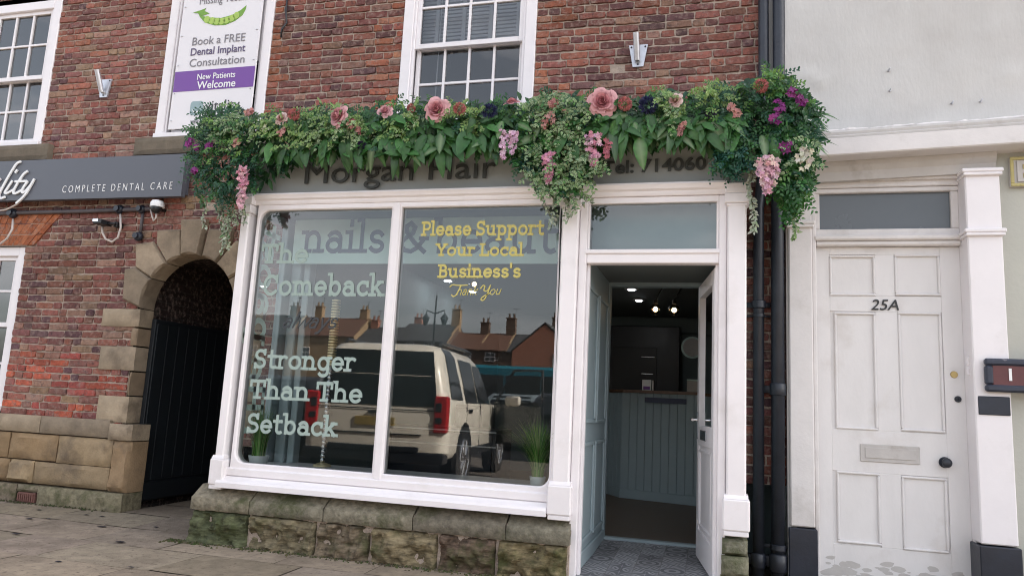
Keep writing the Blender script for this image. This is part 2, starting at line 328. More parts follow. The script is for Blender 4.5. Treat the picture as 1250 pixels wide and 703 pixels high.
    def sphere(s, c, r, mat=None, col=None, n=14, sq=(1, 1, 1)):
        vs = [(c[0], c[1], c[2] + r * sq[2])]; fs = []; R = n // 2
        for i in range(1, R):
            a = math.pi * i / R
            for k in range(n):
                t = 2 * math.pi * k / n; vs.append((c[0] + r * sq[0] * math.sin(a) * math.cos(t), c[1] + r * sq[1] * math.sin(a) * math.sin(t), c[2] + r * sq[2] * math.cos(a)))
        vs.append((c[0], c[1], c[2] - r * sq[2])); last = len(vs) - 1
        for k in range(n): fs.append((0, 1 + k, 1 + (k + 1) % n)); fs.append((last, 1 + (R - 2) * n + (k + 1) % n, 1 + (R - 2) * n + k))
        for i in range(R - 2):
            for k in range(n):
                a, b = 1 + i * n + k, 1 + i * n + (k + 1) % n; fs.append((a, a + n, b + n, b))
        s.add(vs, fs, mat, col)
    def quad(s, a, b, c, d, mat=None, col=None): s.add([a, b, c, d], [(0, 1, 2, 3)], mat, col)
    def build(s, name, mat=None, parent=None, smooth=False, angle=None, fix=True):
        me = bpy.data.meshes.new(name); me.from_pydata(s.v, [], s.f)
        for k in (s.mats or [mat]): me.materials.append(M[k] if isinstance(k, str) else k)
        if s.mats: me.polygons.foreach_set("material_index", s.mi)
        if s.hasc:
            a = me.attributes.new("Col", 'FLOAT_COLOR', 'POINT'); fl = []
            for c in s.c: fl += [c[0], c[1], c[2], 1.0]
            a.data.foreach_set("color", fl)
        if fix:
            import bmesh
            bm = bmesh.new(); bm.from_mesh(me); bmesh.ops.recalc_face_normals(bm, faces=bm.faces); bm.to_mesh(me); bm.free()
        if smooth or angle:
            me.polygons.foreach_set("use_smooth", [True] * len(me.polygons))
            if angle: me.set_sharp_from_angle(angle=rad(angle))
        me.update()
        o = bpy.data.objects.new(name, me); COL.objects.link(o)
        if parent: 
            o.parent = parent; pm = parent
            base = Vector((0, 0, 0))
            while pm is not None: base += pm.location; pm = pm.parent
            o.location = (0, 0, 0)
            if base.length > 0:
                for vtx in me.vertices: vtx.co -= base
        return o
def tag(o, label=None, cat=None, group=None, kind=None):
    if label: o['label'] = label
    if cat: o['category'] = cat
    if group: o['group'] = group
    if kind: o['kind'] = kind
    return o
def thing(name, loc, label, cat, group=None):
    o = bpy.data.objects.new(name, None); o.empty_display_size = 0.2; COL.objects.link(o); o.location = loc
    return tag(o, label, cat, group)
def structure(name, mb, mat=None, **k): return tag(mb.build(name, mat, **k), kind='structure')

# ------------------------------------------------------------------ lettering
def arc(cx, cy, rx, ry, a0, a1, n=14): return [(cx + rx * math.cos(rad(a0 + (a1 - a0) * i / n)), cy + ry * math.sin(rad(a0 + (a1 - a0) * i / n))) for i in range(n + 1)]
b_, X_, C_, A_ = .08, .64, .92, 1.0
def sl(x, y, h=.17): return [(x - h, y), (x + h, y)]
def sr(x, y): return [(x - .17, y), (x, y)]
GL = {
 'h': (.9, [[(.2, A_), (.2, b_)], [(.2, .4)] + arc(.44, .40, .24, .24, 180, 0) + [(.68, b_)]], [sl(.2, b_), sr(.2, A_), sl(.68, b_)]),
 'n': (.9, [[(.2, X_), (.2, b_)], [(.2, .4)] + arc(.44, .40, .24, .24, 180, 0) + [(.68, b_)]], [sl(.2, b_), sr(.2, X_), sl(.68, b_)]),
 'r': (.68, [[(.2, X_), (.2, b_)], arc(.44, .38, .24, .26, 180, 55)], [sl(.2, b_), sr(.2, X_)]),
 'm': (1.28, [[(.2, X_), (.2, b_)], [(.2, .4)] + arc(.41, .42, .21, .22, 180, 0) + [(.62, b_)], [(.62, .4)] + arc(.83, .42, .21, .22, 180, 0) + [(1.04, b_)]], [sl(.2, b_, .15), sr(.2, X_), sl(.62, b_, .13), sl(1.04, b_, .15)]),
 'u': (.9, [[(.2, X_)] + arc(.43, .32, .23, .24, 180, 360) + [(.66, X_)], [(.66, X_), (.66, b_)]], [sr(.2, X_), sr(.66, X_), [(.66, b_), (.82, b_)]]),
 'e': (.78, [[(.16, .36), (.64, .36)], arc(.4, .36, .28, .28, 0, 318, 22)], []),
 'o': (.84, [arc(.42, .36, .3, .28, 0, 360, 24)], []),
 'c': (.74, [arc(.42, .36, .3, .28, 45, 315)], [[(.65, .64), (.65, .46)]]),
 'a': (.8, [arc(.36, .25, .24, .18, 0, 360, 20), arc(.37, .42, .24, .22, 145, 0, 10) + [(.61, .2), (.61, b_)]], [[(.61, b_), (.76, b_)]]),
 'b': (.86, [[(.2, A_), (.2, b_)], arc(.46, .36, .26, .28, 0, 360, 22)], [sr(.2, A_)]),
 'd': (.86, [[(.66, A_), (.66, b_)], arc(.4, .36, .26, .28, 0, 360, 22)], [sr(.66, A_), [(.66, b_), (.82, b_)]]),
 'k': (.88, [[(.2, A_), (.2, b_)], [(.2, .28), (.62, X_)], [(.36, .42), (.68, b_)]], [sl(.2, b_), sr(.2, A_), sl(.62, X_, .14), sl(.7, b_, .14)]),
 't': (.6, [[(.26, .9), (.26, .24)] + arc(.43, .24, .17, .16, 180, 300), [(.08, X_), (.52, X_)]], []),
 'g': (.84, [arc(.4, .36, .27, .28, 0, 360, 22), [(.67, X_)] + [(.67, -.06)] + arc(.42, -.06, .25, .18, 0, -150)], [[(.67, X_), (.83, X_)]]),
 'p': (.86, [[(.2, X_), (.2, -.26)], arc(.46, .36, .26, .28, 0, 360, 22)], [sr(.2, X_), sl(.2, -.26)]),
 'l': (.42, [[(.2, A_), (.2, b_)]], [sl(.2, b_), sr(.2, A_)]),
 'i': (.42, [[(.2, X_), (.2, b_)], [(.2, .86), (.2, .96)]], [sl(.2, b_), sr(.2, X_)]),
 's': (.68, [arc(.34, .50, .2, .14, 25, 270) + arc(.34, .22, .22, .14, 90, -155)], []),
 'S': (.82, [arc(.4, .71, .26, .21, 25, 270) + arc(.4, .29, .28, .21, 90, -155)], [[(.66, .95), (.66, .74)], [(.12, .05), (.12, .26)]]),
 'T': (.92, [[(.46, C_), (.46, b_)], [(.06, C_), (.86, C_)]], [[(.06, C_), (.06, .68)], [(.86, C_), (.86, .68)], sl(.46, b_)]),
 'C': (.95, [arc(.5, .5, .4, .42, 42, 318)], [[(.82, .94), (.82, .66)]]),
 'P': (.82, [[(.22, C_), (.22, b_)], [(.22, C_), (.48, C_)] + arc(.5, .69, .23, .23, 90, -90) + [(.22, .46)]], [sl(.22, b_), sr(.22, C_)]),
 'Y': (.92, [[(.1, C_), (.46, .46)], [(.82, C_), (.46, .46)], [(.46, .46), (.46, b_)]], [sl(.12, C_, .14), sl(.8, C_, .14), sl(.46, b_)]),
 'L': (.82, [[(.22, C_), (.22, b_)], [(.22, b_), (.74, b_)]], [sl(.22, C_), [(.05, b_), (.22, b_)], [(.74, b_), (.74, .34)]]),
 'B': (.86, [[(.22, C_), (.22, b_)], [(.22, C_), (.46, C_)] + arc(.46, .72, .2, .2, 90, -90) + [(.22, .52)], [(.46, .52)] + arc(.5, .3, .24, .22, 90, -90) + [(.22, b_)]], [sr(.22, C_), sr(.22, b_)]),
 "'": (.28, [[(.12, 1.0), (.12, .78)]], []),
 '&': (.92, [[(.78, .45), (.62, .2), (.42, .08), (.22, .12), (.1, .28), (.2, .45), (.45, .62), (.5, .8), (.38, .92), (.24, .82), (.27, .65), (.5, .35), (.8, .08)]], [sl(.78, .46, .1)]),
 'y': (.82, [[(.12, X_), (.4, .1)], [(.68, X_), (.3, -.22), (.12, -.26)]], [sl(.12, X_, .13), sl(.68, X_, .13)]),
 'w': (1.0, [[(.08, X_), (.28, b_), (.5, X_), (.72, b_), (.92, X_)]], []),
 'H': (.98, [[(.22, C_), (.22, b_)], [(.76, C_), (.76, b_)], [(.22, .5), (.76, .5)]], [sl(.22, C_), sl(.22, b_), sl(.76, C_), sl(.76, b_)]),
 ' ': (.36, [], []),
}
def text_width(s, slab=True): return sum(GL[ch][0] for ch in s)
def ribbon(mb, pts, w, t, T, lift, mat):
    """stroke: closed ribbon with mitred corners and square caps; T maps (u, v, d) to space"""
    P = [Vector((p[0], p[1])) for p in pts]
    q = [P[0]]
    for p in P[1:]:
        if (p - q[-1]).length > 1e-4: q.append(p)
    P = q
    if len(P) < 2: return
    d0 = (P[1] - P[0]).normalized(); d1 = (P[-1] - P[-2]).normalized()
    closed = (P[0] - P[-1]).length < 1e-3
    if not closed: P[0] = P[0] - d0 * w * .45; P[-1] = P[-1] + d1 * w * .45
    Lf, Rt = [], []; n = len(P)
    for i in range(n):
        a = (P[i] - P[i - 1]).normalized() if i > 0 else (d1 if closed else (P[1] - P[0]).normalized())
        c = (P[i + 1] - P[i]).normalized() if i < n - 1 else (d0 if closed else a)
        bis = (a + c)
        if bis.length < 1e-6: bis = a.copy()
        bis.normalize(); nr = Vector((-bis.y, bis.x)); k = max(.6, bis.dot(a))
        Lf.append(P[i] + nr * w / 2 / k); Rt.append(P[i] - nr * w / 2 / k)
    vs = [T(p.x, p.y, lift + t) for p in Lf] + [T(p.x, p.y, lift + t) for p in Rt] + [T(p.x, p.y, 0) for p in Lf] + [T(p.x, p.y, 0) for p in Rt]
    fs = []
    for i in range(n - 1):
        fs += [(i, i + 1, n + i + 1, n + i), (i, 2 * n + i, 2 * n + i + 1, i + 1), (n + i, n + i + 1, 3 * n + i + 1, 3 * n + i), (2 * n + i, 3 * n + i, 3 * n + i + 1, 2 * n + i + 1)]
    fs += [(0, n, 3 * n, 2 * n), (n - 1, 3 * n - 1, 4 * n - 1, 2 * n - 1)]
    mb.add(vs, fs, mat)
def stroke_text(mb, s, T, w=.16, slab=True, shear=0.0, t=0.001, mat=None, gap=0.0):
    u = 0.0; k = 0
    for ch in s:
        adv, st, sb = GL[ch]
        for g, lst in ((0, st), (1, sb if slab else [])):
            for pl in lst:
                k += 1
                ribbon(mb, [(u + x + shear * y, y) for x, y in pl], w * (0.85 if g else 1), t, T, (k % 7) * 0.00015, mat)
        u += adv + gap
    return u
def facade_text(mb, s, xl, xr, z, h, y, w=.16, slab=True, shear=0, t=0.001, mat=None, gap=0, zr=None, face=-1):
    """text on a plane facing the street: left x, right x, baseline z, cap height h"""
    tot = text_width(s) + gap * (len(s) - 1); k = (xr - xl) / tot; zs = 0 if zr is None else (zr - z) / (xr - xl)
    stroke_text(mb, s, lambda u, v, d: (xl + u * k, y + face * d, z + (v - b_ * .5) * h + zs * u * k), w, slab, shear, t, mat, gap)
def font_text(mb, s, x, z, size, y, width=None, bold=0.0, shear=0.0, extr=0.001, mat=None, space=1.0, slope=0.0):
    cu = bpy.data.curves.new("txt", 'FONT'); cu.body = s; cu.size = size; cu.offset = bold * size; cu.shear = shear; cu.extrude = extr; cu.space_character = space; cu.resolution_u = 4
    o = bpy.data.objects.new("txt", cu); COL.objects.link(o); dg = bpy.context.evaluated_depsgraph_get(); dg.update()
    me = o.evaluated_get(dg).to_mesh(); vs = [v.co.copy() for v in me.vertices]; fs = [tuple(p.vertices) for p in me.polygons]
    o.evaluated_get(dg).to_mesh_clear(); bpy.data.objects.remove(o); bpy.data.curves.remove(cu)
    if not vs: return
    x0 = min(v.x for v in vs); x1 = max(v.x for v in vs); k = 1 if width is None else width / (x1 - x0)
    mb.add([(x + (v.x - x0) * k, y - v.z - extr, z + v.y + slope * (v.x - x0) * k) for v in vs], fs, mat)
def nz3(x, y, z): return noise.noise(Vector((x, y, z)))

# ------------------------------------------------------------------ ground
def gz(y):
    if y > -0.1: return 0.0
    if y > -0.75: return -0.055 * (-y - 0.1)
    return -0.036 - 0.006 * (-y - 0.75)
KERB = -3.6
mb = MB()
xs = -11.0
for xa in range(0, 1):
    mb.add([(-14, KERB, gz(KERB) - .008), (6, KERB, gz(KERB) - .008), (6, -.75, gz(-.75) - .008), (-14, -.75, gz(-.75) - .008), (6, -.1, -.008), (-14, -.1, -.008), (6, .35, -.008), (-14, .35, -.008),
            ], [(0, 1, 2, 3), (3, 2, 4, 5), (5, 4, 6, 7)], 'grime', (1, 1, 1))
rows = [-3.6, -3.25, -2.62, -2.1, -1.55, -1.02, -.52, -.06]
def slab(x0, x1, y0, y1):
    g = U(.0025, .006); x0 += g; x1 -= g; y0 += g; y1 -= g
    k = U(.82, 1.16); c = (.262 * k, .216 * k * U(.97, 1.02), .168 * k * U(.93, 1.03))
    n = 7; m_ = 5; vs = []; fs = []; tx, ty, o = U(-.002, .002), U(-.002, .002), U(-.0015, .0015)
    for j in range(m_ + 1):
        for i in range(n + 1):
            x = x0 + (x1 - x0) * i / n; y = y0 + (y1 - y0) * j / m_
            e = (i in (0, n)) + (j in (0, m_)); z = gz(y) + o + tx * (2 * i / n - 1) + ty * (2 * j / m_ - 1) + .004 * nz3(x * 4, y * 4, 1) - (.003 if e else 0)
            if e: x += U(-.003, .003); y += U(-.003, .003)
            vs.append((x, y, z))
    for j in range(m_):
        for i in range(n): a = j * (n + 1) + i; fs.append((a, a + 1, a + n + 2, a + n + 1))
    o2 = len(vs); ring = [(0, j) for j in range(m_ + 1)]
    mb.add(vs, fs, 'flag', c)
for j in range(len(rows) - 1):
    x = -13.5 + U(0, .5)
    while x < 5.6:
        L = U(.55, 1.05); slab(x, x + L, rows[j], rows[j + 1]); x += L
for j in range(8):                                      # flags running into the passage
    x = -4.95
    while x < -3.2:
        L = U(.5, .8); slab(x, min(x + L, -3.15), -.06 + j * .55, -.06 + (j + 1) * .55); x += L
pav = structure('pavement', mb, fix=False)
mb = MB(); mb.box(-14, 6, KERB - .15, KERB - .002, -.28, gz(KERB) - .004, .012, col=(.26, .23, .2)); structure('kerb', mb, 'flag')
mb = MB(); mb.add([(-260, -400, -.065), (260, -400, -.065), (260, KERB - .1, -.065), (-260, KERB - .1, -.065)], [(0, 1, 2, 3)]); structure('street', mb, 'asphalt')
mb = MB(); mb.add([(-260, KERB - .1, -.21), (260, KERB - .1, -.21), (260, 300, -.21), (-260, 300, -.21)], [(0, 1, 2, 3)]); structure('ground', mb, 'grime')
# specks of dirt, gum and leaf litter trodden on the flags
mb = MB()
for (px, py) in ((60, 634), (124, 633), (124, 643), (47, 625), (72, 683), (147, 660), (35, 633), (105, 631), (20, 650), (190, 645), (160, 690)):
    d = CR @ Vector(((px - 625) / F_PX, 1, -(py - 351.5) / F_PX)); t = (gz(-.6) - CAM.z) / d.z; p = CAM + d * t
    r = U(.012, .028); z = gz(p.y) + .004
    vs = [(p.x + r * U(.7, 1.3) * math.cos(k * .785) * 1.5, p.y + r * U(.6, 1.1) * math.sin(k * .785), z + .002) for k in range(8)] + [(p.x, p.y, z + .006)]
    mb.add(vs, [(k, (k + 1) % 8, 8) for k in range(8)])
tag(mb.build('litter', 'navy'), None, None, None, 'stuff')

# ------------------------------------------------------------------ brick building
BB = thing('brick_building', (-4, 0, 0), 'old red brick building with weathered bricks, white sash windows and a stone archway', 'building')
W1 = (-7.70, -6.49, 3.36, 4.97); W2 = (-5.14, -3.98, 3.37, 4.97); W3 = (-2.66, -1.45, 3.37, 4.97); GW = (-7.9, -6.485, .78, 2.37)
ARCX, ARCR, ARZ = -4.55, .49, 1.78
SHOP = (-3.38, .10, -.1, 2.75)
def openings(z0, z1):
    iv = []
    for (a, b, c, d) in (W1, W2, W3, GW, SHOP):
        if z1 > c and z0 < d: iv.append((a, b))
    zm = (z0 + z1) / 2
    ro = ARCR + .05
    if zm < ARZ: iv.append((ARCX - ro, ARCX + ro))
    elif zm < ARZ + ro: h = math.sqrt(max(0, ro ** 2 - (max(0, z0 - ARZ)) ** 2)); iv.append((ARCX - h, ARCX + h))
    return sorted(iv)
PAL = [(.17, .068, .055), (.14, .058, .052), (.20, .078, .06), (.115, .056, .053), (.09, .050, .052), (.215, .084, .060), (.16, .078, .062), (.205, .115, .088), (.185, .07, .055), (.13, .058, .050)]
PAL_ = [(.178, .066, .050), (.145, .056, .047), (.205, .078, .056), (.105, .052, .050), (.082, .049, .052), (.225, .088, .060), (.155, .088, .066), (.215, .138, .10), (.19, .071, .052), (.13, .056, .048)]
PW = [5, 5, 4, 4, 3, 2, 3, 2.2, 5, 4]
def brick(mb, x0, x1, z0, z1, col, proud=.010, jit=.006, mat='brick', wob=0.0):
    cx, cz, hw, hh = (x0 + x1) / 2, (z0 + z1) / 2, (x1 - x0) / 2, (z1 - z0) / 2
    ns = max(3, int(hw / .02)); pts = []
    for i in range(ns): pts.append((-1 + 2 * i / ns, -1))
    for i in range(2): pts.append((1, -1 + i))
    for i in range(ns): pts.append((1 - 2 * i / ns, 1))
    for i in range(2): pts.append((-1, 1 - i))
    rot = U(-.012, .012); p = proud + U(-.005, .006); seed = U(0, 100)
    def ring(k, y, j):
        out = []
        for (u, v) in pts:
            c = 1.0
            xx = u * (hw - k); zz = v * (hh - k)
            if abs(u) == 1 and abs(v) == 1: xx *= 1 - .002 / hw; zz *= 1 - .004 / hh * .5
            xx += j * nz3(u * 2.5 + seed, v * 2, 0); zz += j * nz3(u * 3.1, v * 2 + seed, 5)
            out.append((cx + xx - rot * zz, y, cz + zz + rot * xx + wob * nz3((cx + xx) * .9, cz * .6, 9)))
        return out
    n = len(pts); vs = ring(0, .004, jit) + ring(.001, -p + .004, jit) + ring(.0035, -p, jit * 1.1)
    tl = U(-.003, .003)
    vs = vs[:2 * n] + [(a, y + tl * (a - cx) / hw + .002 * nz3(a * 30, c_ * 30, 2), c_) for (a, y, c_) in vs[2 * n:]]
    vs.append((cx, -p - .001, cz))
    fs = []
    for r in (0, 1):
        for i in range(n): fs.append((r * n + i, r * n + (i + 1) % n, (r + 1) * n + (i + 1) % n, (r + 1) * n + i))
    for i in range(n): fs.append((2 * n + i, 2 * n + (i + 1) % n, 3 * n))
    mb.add(vs, fs, mat, col)
mb = MB(); COURSE = .0672; z = .62; row = 0; XL, XR = -9.6, .62
while z < 5.75:
    z1 = z + COURSE * (1 + U(-.04, .04)); segs = []; x = XL
    for (a, b) in openings(z, z1):
        if a > x: segs.append((x, a))
        x = max(x, b)
    if x < XR: segs.append((x, XR))
    row += 1
    for (a, b) in segs:
        if b - a < .03: continue
        mb.quad((a, 0, z), (b, 0, z), (b, 0, z1), (a, 0, z1), 'mortar', (1, 1, 1))
        x = a; first = True
        while x < b - .02:
            hdr = (R_() < .30) if not (row % 4 == 0) else (R_() < .85)
            L = (U(.092, .115) if hdr else U(.19, .235))
            if first and row % 2: L *= .55
            first = False
            if b - (x + L) < .06: L = b - x
            L = min(L, b - x)
            col = random.choices(PAL, PW)[0]; xm = x + L / 2
            nearw = any(abs(xm - e) < .30 and 3.3 < z < 5.6 for e in (W3[0], W3[1])) or (abs(xm - W2[1]) < .12 and z > 3.3)
            dark = nz3(xm * .55 + 3, z * .8, 7)
            if nearw and R_() < .5: col = random.choice([(.26, .095, .056), (.23, .082, .05), (.28, .125, .08), (.21, .075, .05)])
            elif z < 1.35 and xm < -5.0 and R_() < .45: col = random.choice([(.30, .075, .045), (.24, .062, .042), (.19, .05, .04)])
            elif -6.2 < xm < -4.5 and R_() < .25: col = random.choice([(.19, .12, .08), (.16, .07, .055), (.22, .13, .10)])
            k = 1.32 * U(.80, 1.22) * (1 + .40 * dark); col = tuple(max(.01, c * k * U(.94, 1.06)) for c in col)
            g = U(.0025, .0055)
            if not (hdr and R_() < .01): brick(mb, x + g, x + L - g, z + U(.003, .006), z1 - U(.003, .0085), col, jit=.0095, wob=.010)
            x += L
    z = z1
# unseen plain upper wall added to block the sun, and the body behind it
mb.box(XL, XR - .2, .006, .3, 5.75, 8.4, 0, 'brick', (.16, .06, .045))
mb.box(XL, -9.3, .006, 8, -.2, 8.4, 0, 'brick', (.16, .06, .045))
mb.build('wall', None, BB, fix=True)
mb = MB(); mb.prism([(-.25, 8.35), (4, 11.2), (8.2, 8.35), (8.2, 8.28), (-.25, 8.28)], XL - .1, XR - .1, 'roof_slate', axis='x'); mb.build('roof', None, BB)  # unseen roof, added with the upper wall to block the sun
mb = MB(); mb.box(XL, XR - .2, 7.9, 8.05, -.2, 8.4); mb.build('rear_wall', 'house_brick', BB); mb = MB(); mb.box(XL, -5.2, .012, .14, -.1, .62); mb.build('base_backing', 'house_brick', BB)
# splayed orange flat arch over the ground floor window
mb = MB(); x0, zt, zb = -7.9, 2.70, 2.375
for i in range(24):
    a = x0 + i * .066; s0 = .30 * ((i - 11) / 12); s1 = .30 * ((i - 10) / 12)
    if a > -6.42: break
    zq = 0
    for seg in range(3):
        t0, t1 = seg / 3 + .012, (seg + 1) / 3 - .012
        def q(t, e): s_ = s0 + (s1 - s0) * e; return (a + .066 * (.06 + e * .88) + s_ * t, zb + (zt - zb) * t)
        c = random.choice([(.36, .12, .055), (.30, .095, .045), (.40, .15, .075)]); pts = [q(t0, 0), q(t0, 1), q(t1, 1), q(t1, 0)]
        mb.prism(pts, -.019 + U(-.002, .002), .003, 'brick', c)
mb.add([(-7.9, -.0145, 2.37), (-6.47, -.0145, 2.37), (-6.20, -.0145, 2.71), (-7.9, -.0145, 2.71)], [(0, 1, 2, 3)], 'mortar', (1, 1, 1))
mb.build('flat_brick_arch', None, BB)
# stone blocks
def block(mb, x0, x1, z0, z1, yf, yb, col, rough=.004, n=(8, 5), edge=.012, mat='stone', fs_=8.0, chan=0.0, slope=0.0):
    nx, nz_ = n; sd = U(0, 50); vs = []; fs = []
    for j in range(nz_ + 1):
        for i in range(nx + 1):
            u, v = i / nx, j / nz_; x = x0 + (x1 - x0) * u; z = z0 + (z1 - z0) * v
            e = (i in (0, nx)) or (j in (0, nz_)); dz = min(u, 1 - u) * (x1 - x0); dv = min(v, 1 - v) * (z1 - z0); dd = min(dz, dv)
            y = yf + (edge if e else edge * .25 * max(0, 1 - dd / .03)) - rough * (noise.fractal(Vector((x * fs_ + sd, z * fs_, sd)), .9, 2.1, 5) + .3) * (.25 if e else 1) + slope * v
            if e: x += .004 * nz3(z * 20, sd, 0); z += .003 * nz3(x * 14, sd, 3)
            vs.append((x, y, z))
    for j in range(nz_):
        for i in range(nx): a = j * (nx + 1) + i; fs.append((a, a + 1, a + nx + 2, a + nx + 1))
    # returns to the back
    bd = [i for i in range(nx + 1)] + [(j + 1) * (nx + 1) - 1 for j in range(1, nz_ + 1)] + [nz_ * (nx + 1) + i for i in range(nx - 1, -1, -1)] + [j * (nx + 1) for j in range(nz_ - 1, 0, -1)]
    o = len(vs); vs += [(vs[i][0], yb, vs[i][2]) for i in bd]; m_ = len(bd)
    for k in range(m_): fs.append((bd[k], bd[(k + 1) % m_], o + (k + 1) % m_, o + k))
    fs.append(tuple(range(o, o + m_)))
    mb.add(vs, fs, mat, col)
def sand(k=1.0): 
    c = random.choice([(.32, .255, .185), (.275, .22, .16), (.345, .275, .195), (.29, .215, .145)]); q = k * U(.85, 1.12); return tuple(v * q for v in c)
mb = MB()
xe = -5.005
x = -5.17 - 4.56                                        # band course
for L in (1.1, 1.05, 1.02, .62, .77):
    block(mb, x, x + L - .008, .612, .765, -.075, .05, sand(.95), .006, (12, 4), .018); x += L
block(mb, x, xe + .085, .60, .74, -.085, .15, sand(1.0), .008, (8, 4), .02)
x = -5.72 - 4.05
for L in (.9, .8, .95, .85, .55): block(mb, x, x + L - .012, .37, .60, -.06, .05, tuple(v * w_ for v, w_ in zip(sand(.98), (1.06, .99, .84))), .03, (12, 6), .02, fs_=6); x += L
block(mb, x, -5.125, .36, .60, -.06, .05, tuple(v * w_ for v, w_ in zip(sand(.98), (1.06, .99, .84))), .028, (10, 6), .02)
x = -5.95 - 3.6
for L in (.7, .9, 1.0, .72, .28): block(mb, x, x + L - .012, .165, .36, -.06, .05, tuple(v * w_ for v, w_ in zip(sand(.98), (1.06, .99, .84))), .03, (12, 6), .02, fs_=6); x += L
block(mb, x, -5.13, .165, .355, -.062, .05, tuple(v * w_ for v, w_ in zip(sand(.95), (1.06, .99, .84))), .028, (10, 6), .02)
block(mb, -5.12, xe + .085, .155, .592, -.07, .15, tuple(v * w_ for v, w_ in zip(sand(.92), (1.05, .98, .86))), .034, (8, 10), .03, fs_=5)
x = -6.07 - 2.93
for L in (.9, .6, 1.1, .33): block(mb, x, x + L - .008, -.06, .15, -.10, .05, sand(.7), .014, (10, 5), .02, 'stone_rough'); x += L
block(mb, x + .24, xe + .085, -.06, .15, -.11, .15, (.20, .175, .115), .015, (14, 5), .025, 'stone_rough')
block(mb, x, x + .235, .09, .15, -.10, .05, (.2, .17, .12), .01, (5, 3), .02, 'stone_rough')
mb.build('stone_base', None, BB, angle=40)
xv = x
mb = MB(); mb.box(xv + .02, xv + .215, -.09, -.05, .0, .085, .004)
for k in range(8): mb.box(xv + .03 + k * .023, xv + .042 + k * .023, -.102, -.089, .012, .075, .002)
mb.build('air_brick', 'terracotta', BB)
# archway: pilaster blocks, impost and voussoirs, all with a deep reveal
mb = MB(); xi = ARCX - ARCR
for (xl, z0, z1, k) in ((-5.37, .745, .985, 1.05), (-5.06, .99, 1.205, .9), (-5.42, 1.21, 1.43, 1.08), (-5.10, 1.435, 1.60, .95), (-5.45, 1.605, 1.775, .98)):
    z1 = min(z1, ARZ - .003)
    block(mb, xl, xi + U(0, .008), z0 + .004, z1 - .004, -.035, .15, sand(k), .006, (10, 5), .014)
    xr = ARCX + ARCR; block(mb, xr, xr + .3, z0 + .004, z1 - .004, -.035, .15, sand(k), .006, (6, 5), .014)
def vous(a0, a1, ro, key=False, kz=None):
    n = 6; pts = []
    for i in range(n + 1):
        a = rad(a0 + .6 + (a1 - a0 - 1.2) * i / n); pts.append((ARCX + ARCR * math.cos(a), ARZ + ARCR * math.sin(a)))
    def outp(a, zt):
        a = rad(a); c, s_ = math.cos(a), math.sin(a); return (ARCX + ro * c, ARZ + ro * s_)
    return pts
def vblock(poly, col, yf=-.045, ch=.020):
    n = len(poly); cx = sum(p[0] for p in poly) / n; cz = sum(p[1] for p in poly) / n
    def inset(p, k): d = Vector((cx - p[0], cz - p[1])); d.normalize(); return (p[0] + d.x * k, p[1] + d.y * k)
    vs = [(p[0], .15, p[1]) for p in poly] + [(p[0], yf + ch, p[1]) for p in poly] + [(inset(p, ch)[0], yf + U(-.002, .002), inset(p, ch)[1]) for p in poly]
    fs = [(i, (i + 1) % n, n + (i + 1) % n, n + i) for i in range(n)] + [(n + i, n + (i + 1) % n, 2 * n + (i + 1) % n, 2 * n + i) for i in range(n)] + [tuple(range(2 * n, 3 * n)), tuple(range(n - 1, -1, -1))]
    mb.add(vs, fs, 'stone', col)
g = .004
def arcpts(a0, a1, n=6): return [(ARCX + ARCR * math.cos(rad(a0 + (a1 - a0) * i / n)), ARZ + ARCR * math.sin(rad(a0 + (a1 - a0) * i / n))) for i in range(n + 1)]
def ang(p): return math.degrees(math.atan2(p[1] - ARZ, p[0] - ARCX))
def A2(*q): return [at(px, py, -.045) for px, py in q]
jAB, jBC, jCK = ang(at(181, 337.8, -.045)), ang(at(200.6, 318, -.045)), ang(at(221.5, 309, -.045))
for mir in (1, -1):
    def mx(pts): return [((2 * ARCX - x), z) if mir < 0 else (x, z) for x, z in pts]
    vblock(mx(arcpts(180, jAB + .7) + A2((163.8, 326.2), (151, 328), (147.5, 364.5))), sand(.98))
    vblock(mx(arcpts(jAB - .5, jBC + .6) + A2((185.4, 294.3), (164.6, 297.3), (163.6, 325.2))), sand(1.0))
    vblock(mx(arcpts(jBC - .5, jCK + .4) + A2((220.1, 279.4), (190.9, 280.4), (189.7, 295.8))), sand(.95))
vblock(arcpts(jCK - .3, 180 - jCK + .3) + [(2 * ARCX - at(220.5, 267, -.08)[0], at(220.5, 267, -.08)[1]), at(220.5, 267, -.08)], sand(.8), -.08)
mb.build('arch_surround', None, BB, angle=35)
# passage behind the arch, its bricks coloured near black for the deep shade
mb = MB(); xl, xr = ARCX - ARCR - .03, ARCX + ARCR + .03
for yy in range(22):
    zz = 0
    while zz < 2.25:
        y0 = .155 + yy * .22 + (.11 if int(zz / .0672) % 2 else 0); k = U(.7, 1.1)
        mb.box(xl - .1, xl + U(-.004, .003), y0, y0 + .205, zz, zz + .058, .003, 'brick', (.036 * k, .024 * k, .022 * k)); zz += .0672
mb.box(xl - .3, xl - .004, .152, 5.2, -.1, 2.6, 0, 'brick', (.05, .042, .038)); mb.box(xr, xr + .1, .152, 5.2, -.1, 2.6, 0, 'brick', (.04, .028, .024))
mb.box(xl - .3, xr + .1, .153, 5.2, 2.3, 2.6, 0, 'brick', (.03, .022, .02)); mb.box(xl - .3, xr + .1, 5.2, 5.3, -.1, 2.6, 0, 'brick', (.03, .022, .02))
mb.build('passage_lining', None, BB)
gate = MB(); gx = -4.985
gate.box(gx - .045, gx, .13, 1.30, .05, 1.70, .004)
for k in range(8): gate.box(gx, gx + .012, .15 + k * .142, .15 + k * .142 + .138, .24, 1.66, .002)
gate.box(gx, gx + .02, .14, 1.29, .06, .22, .004)
g_o = gate.build('gate', 'gate', BB); tag(g_o, 'dark navy boarded gate standing open inside the arch')
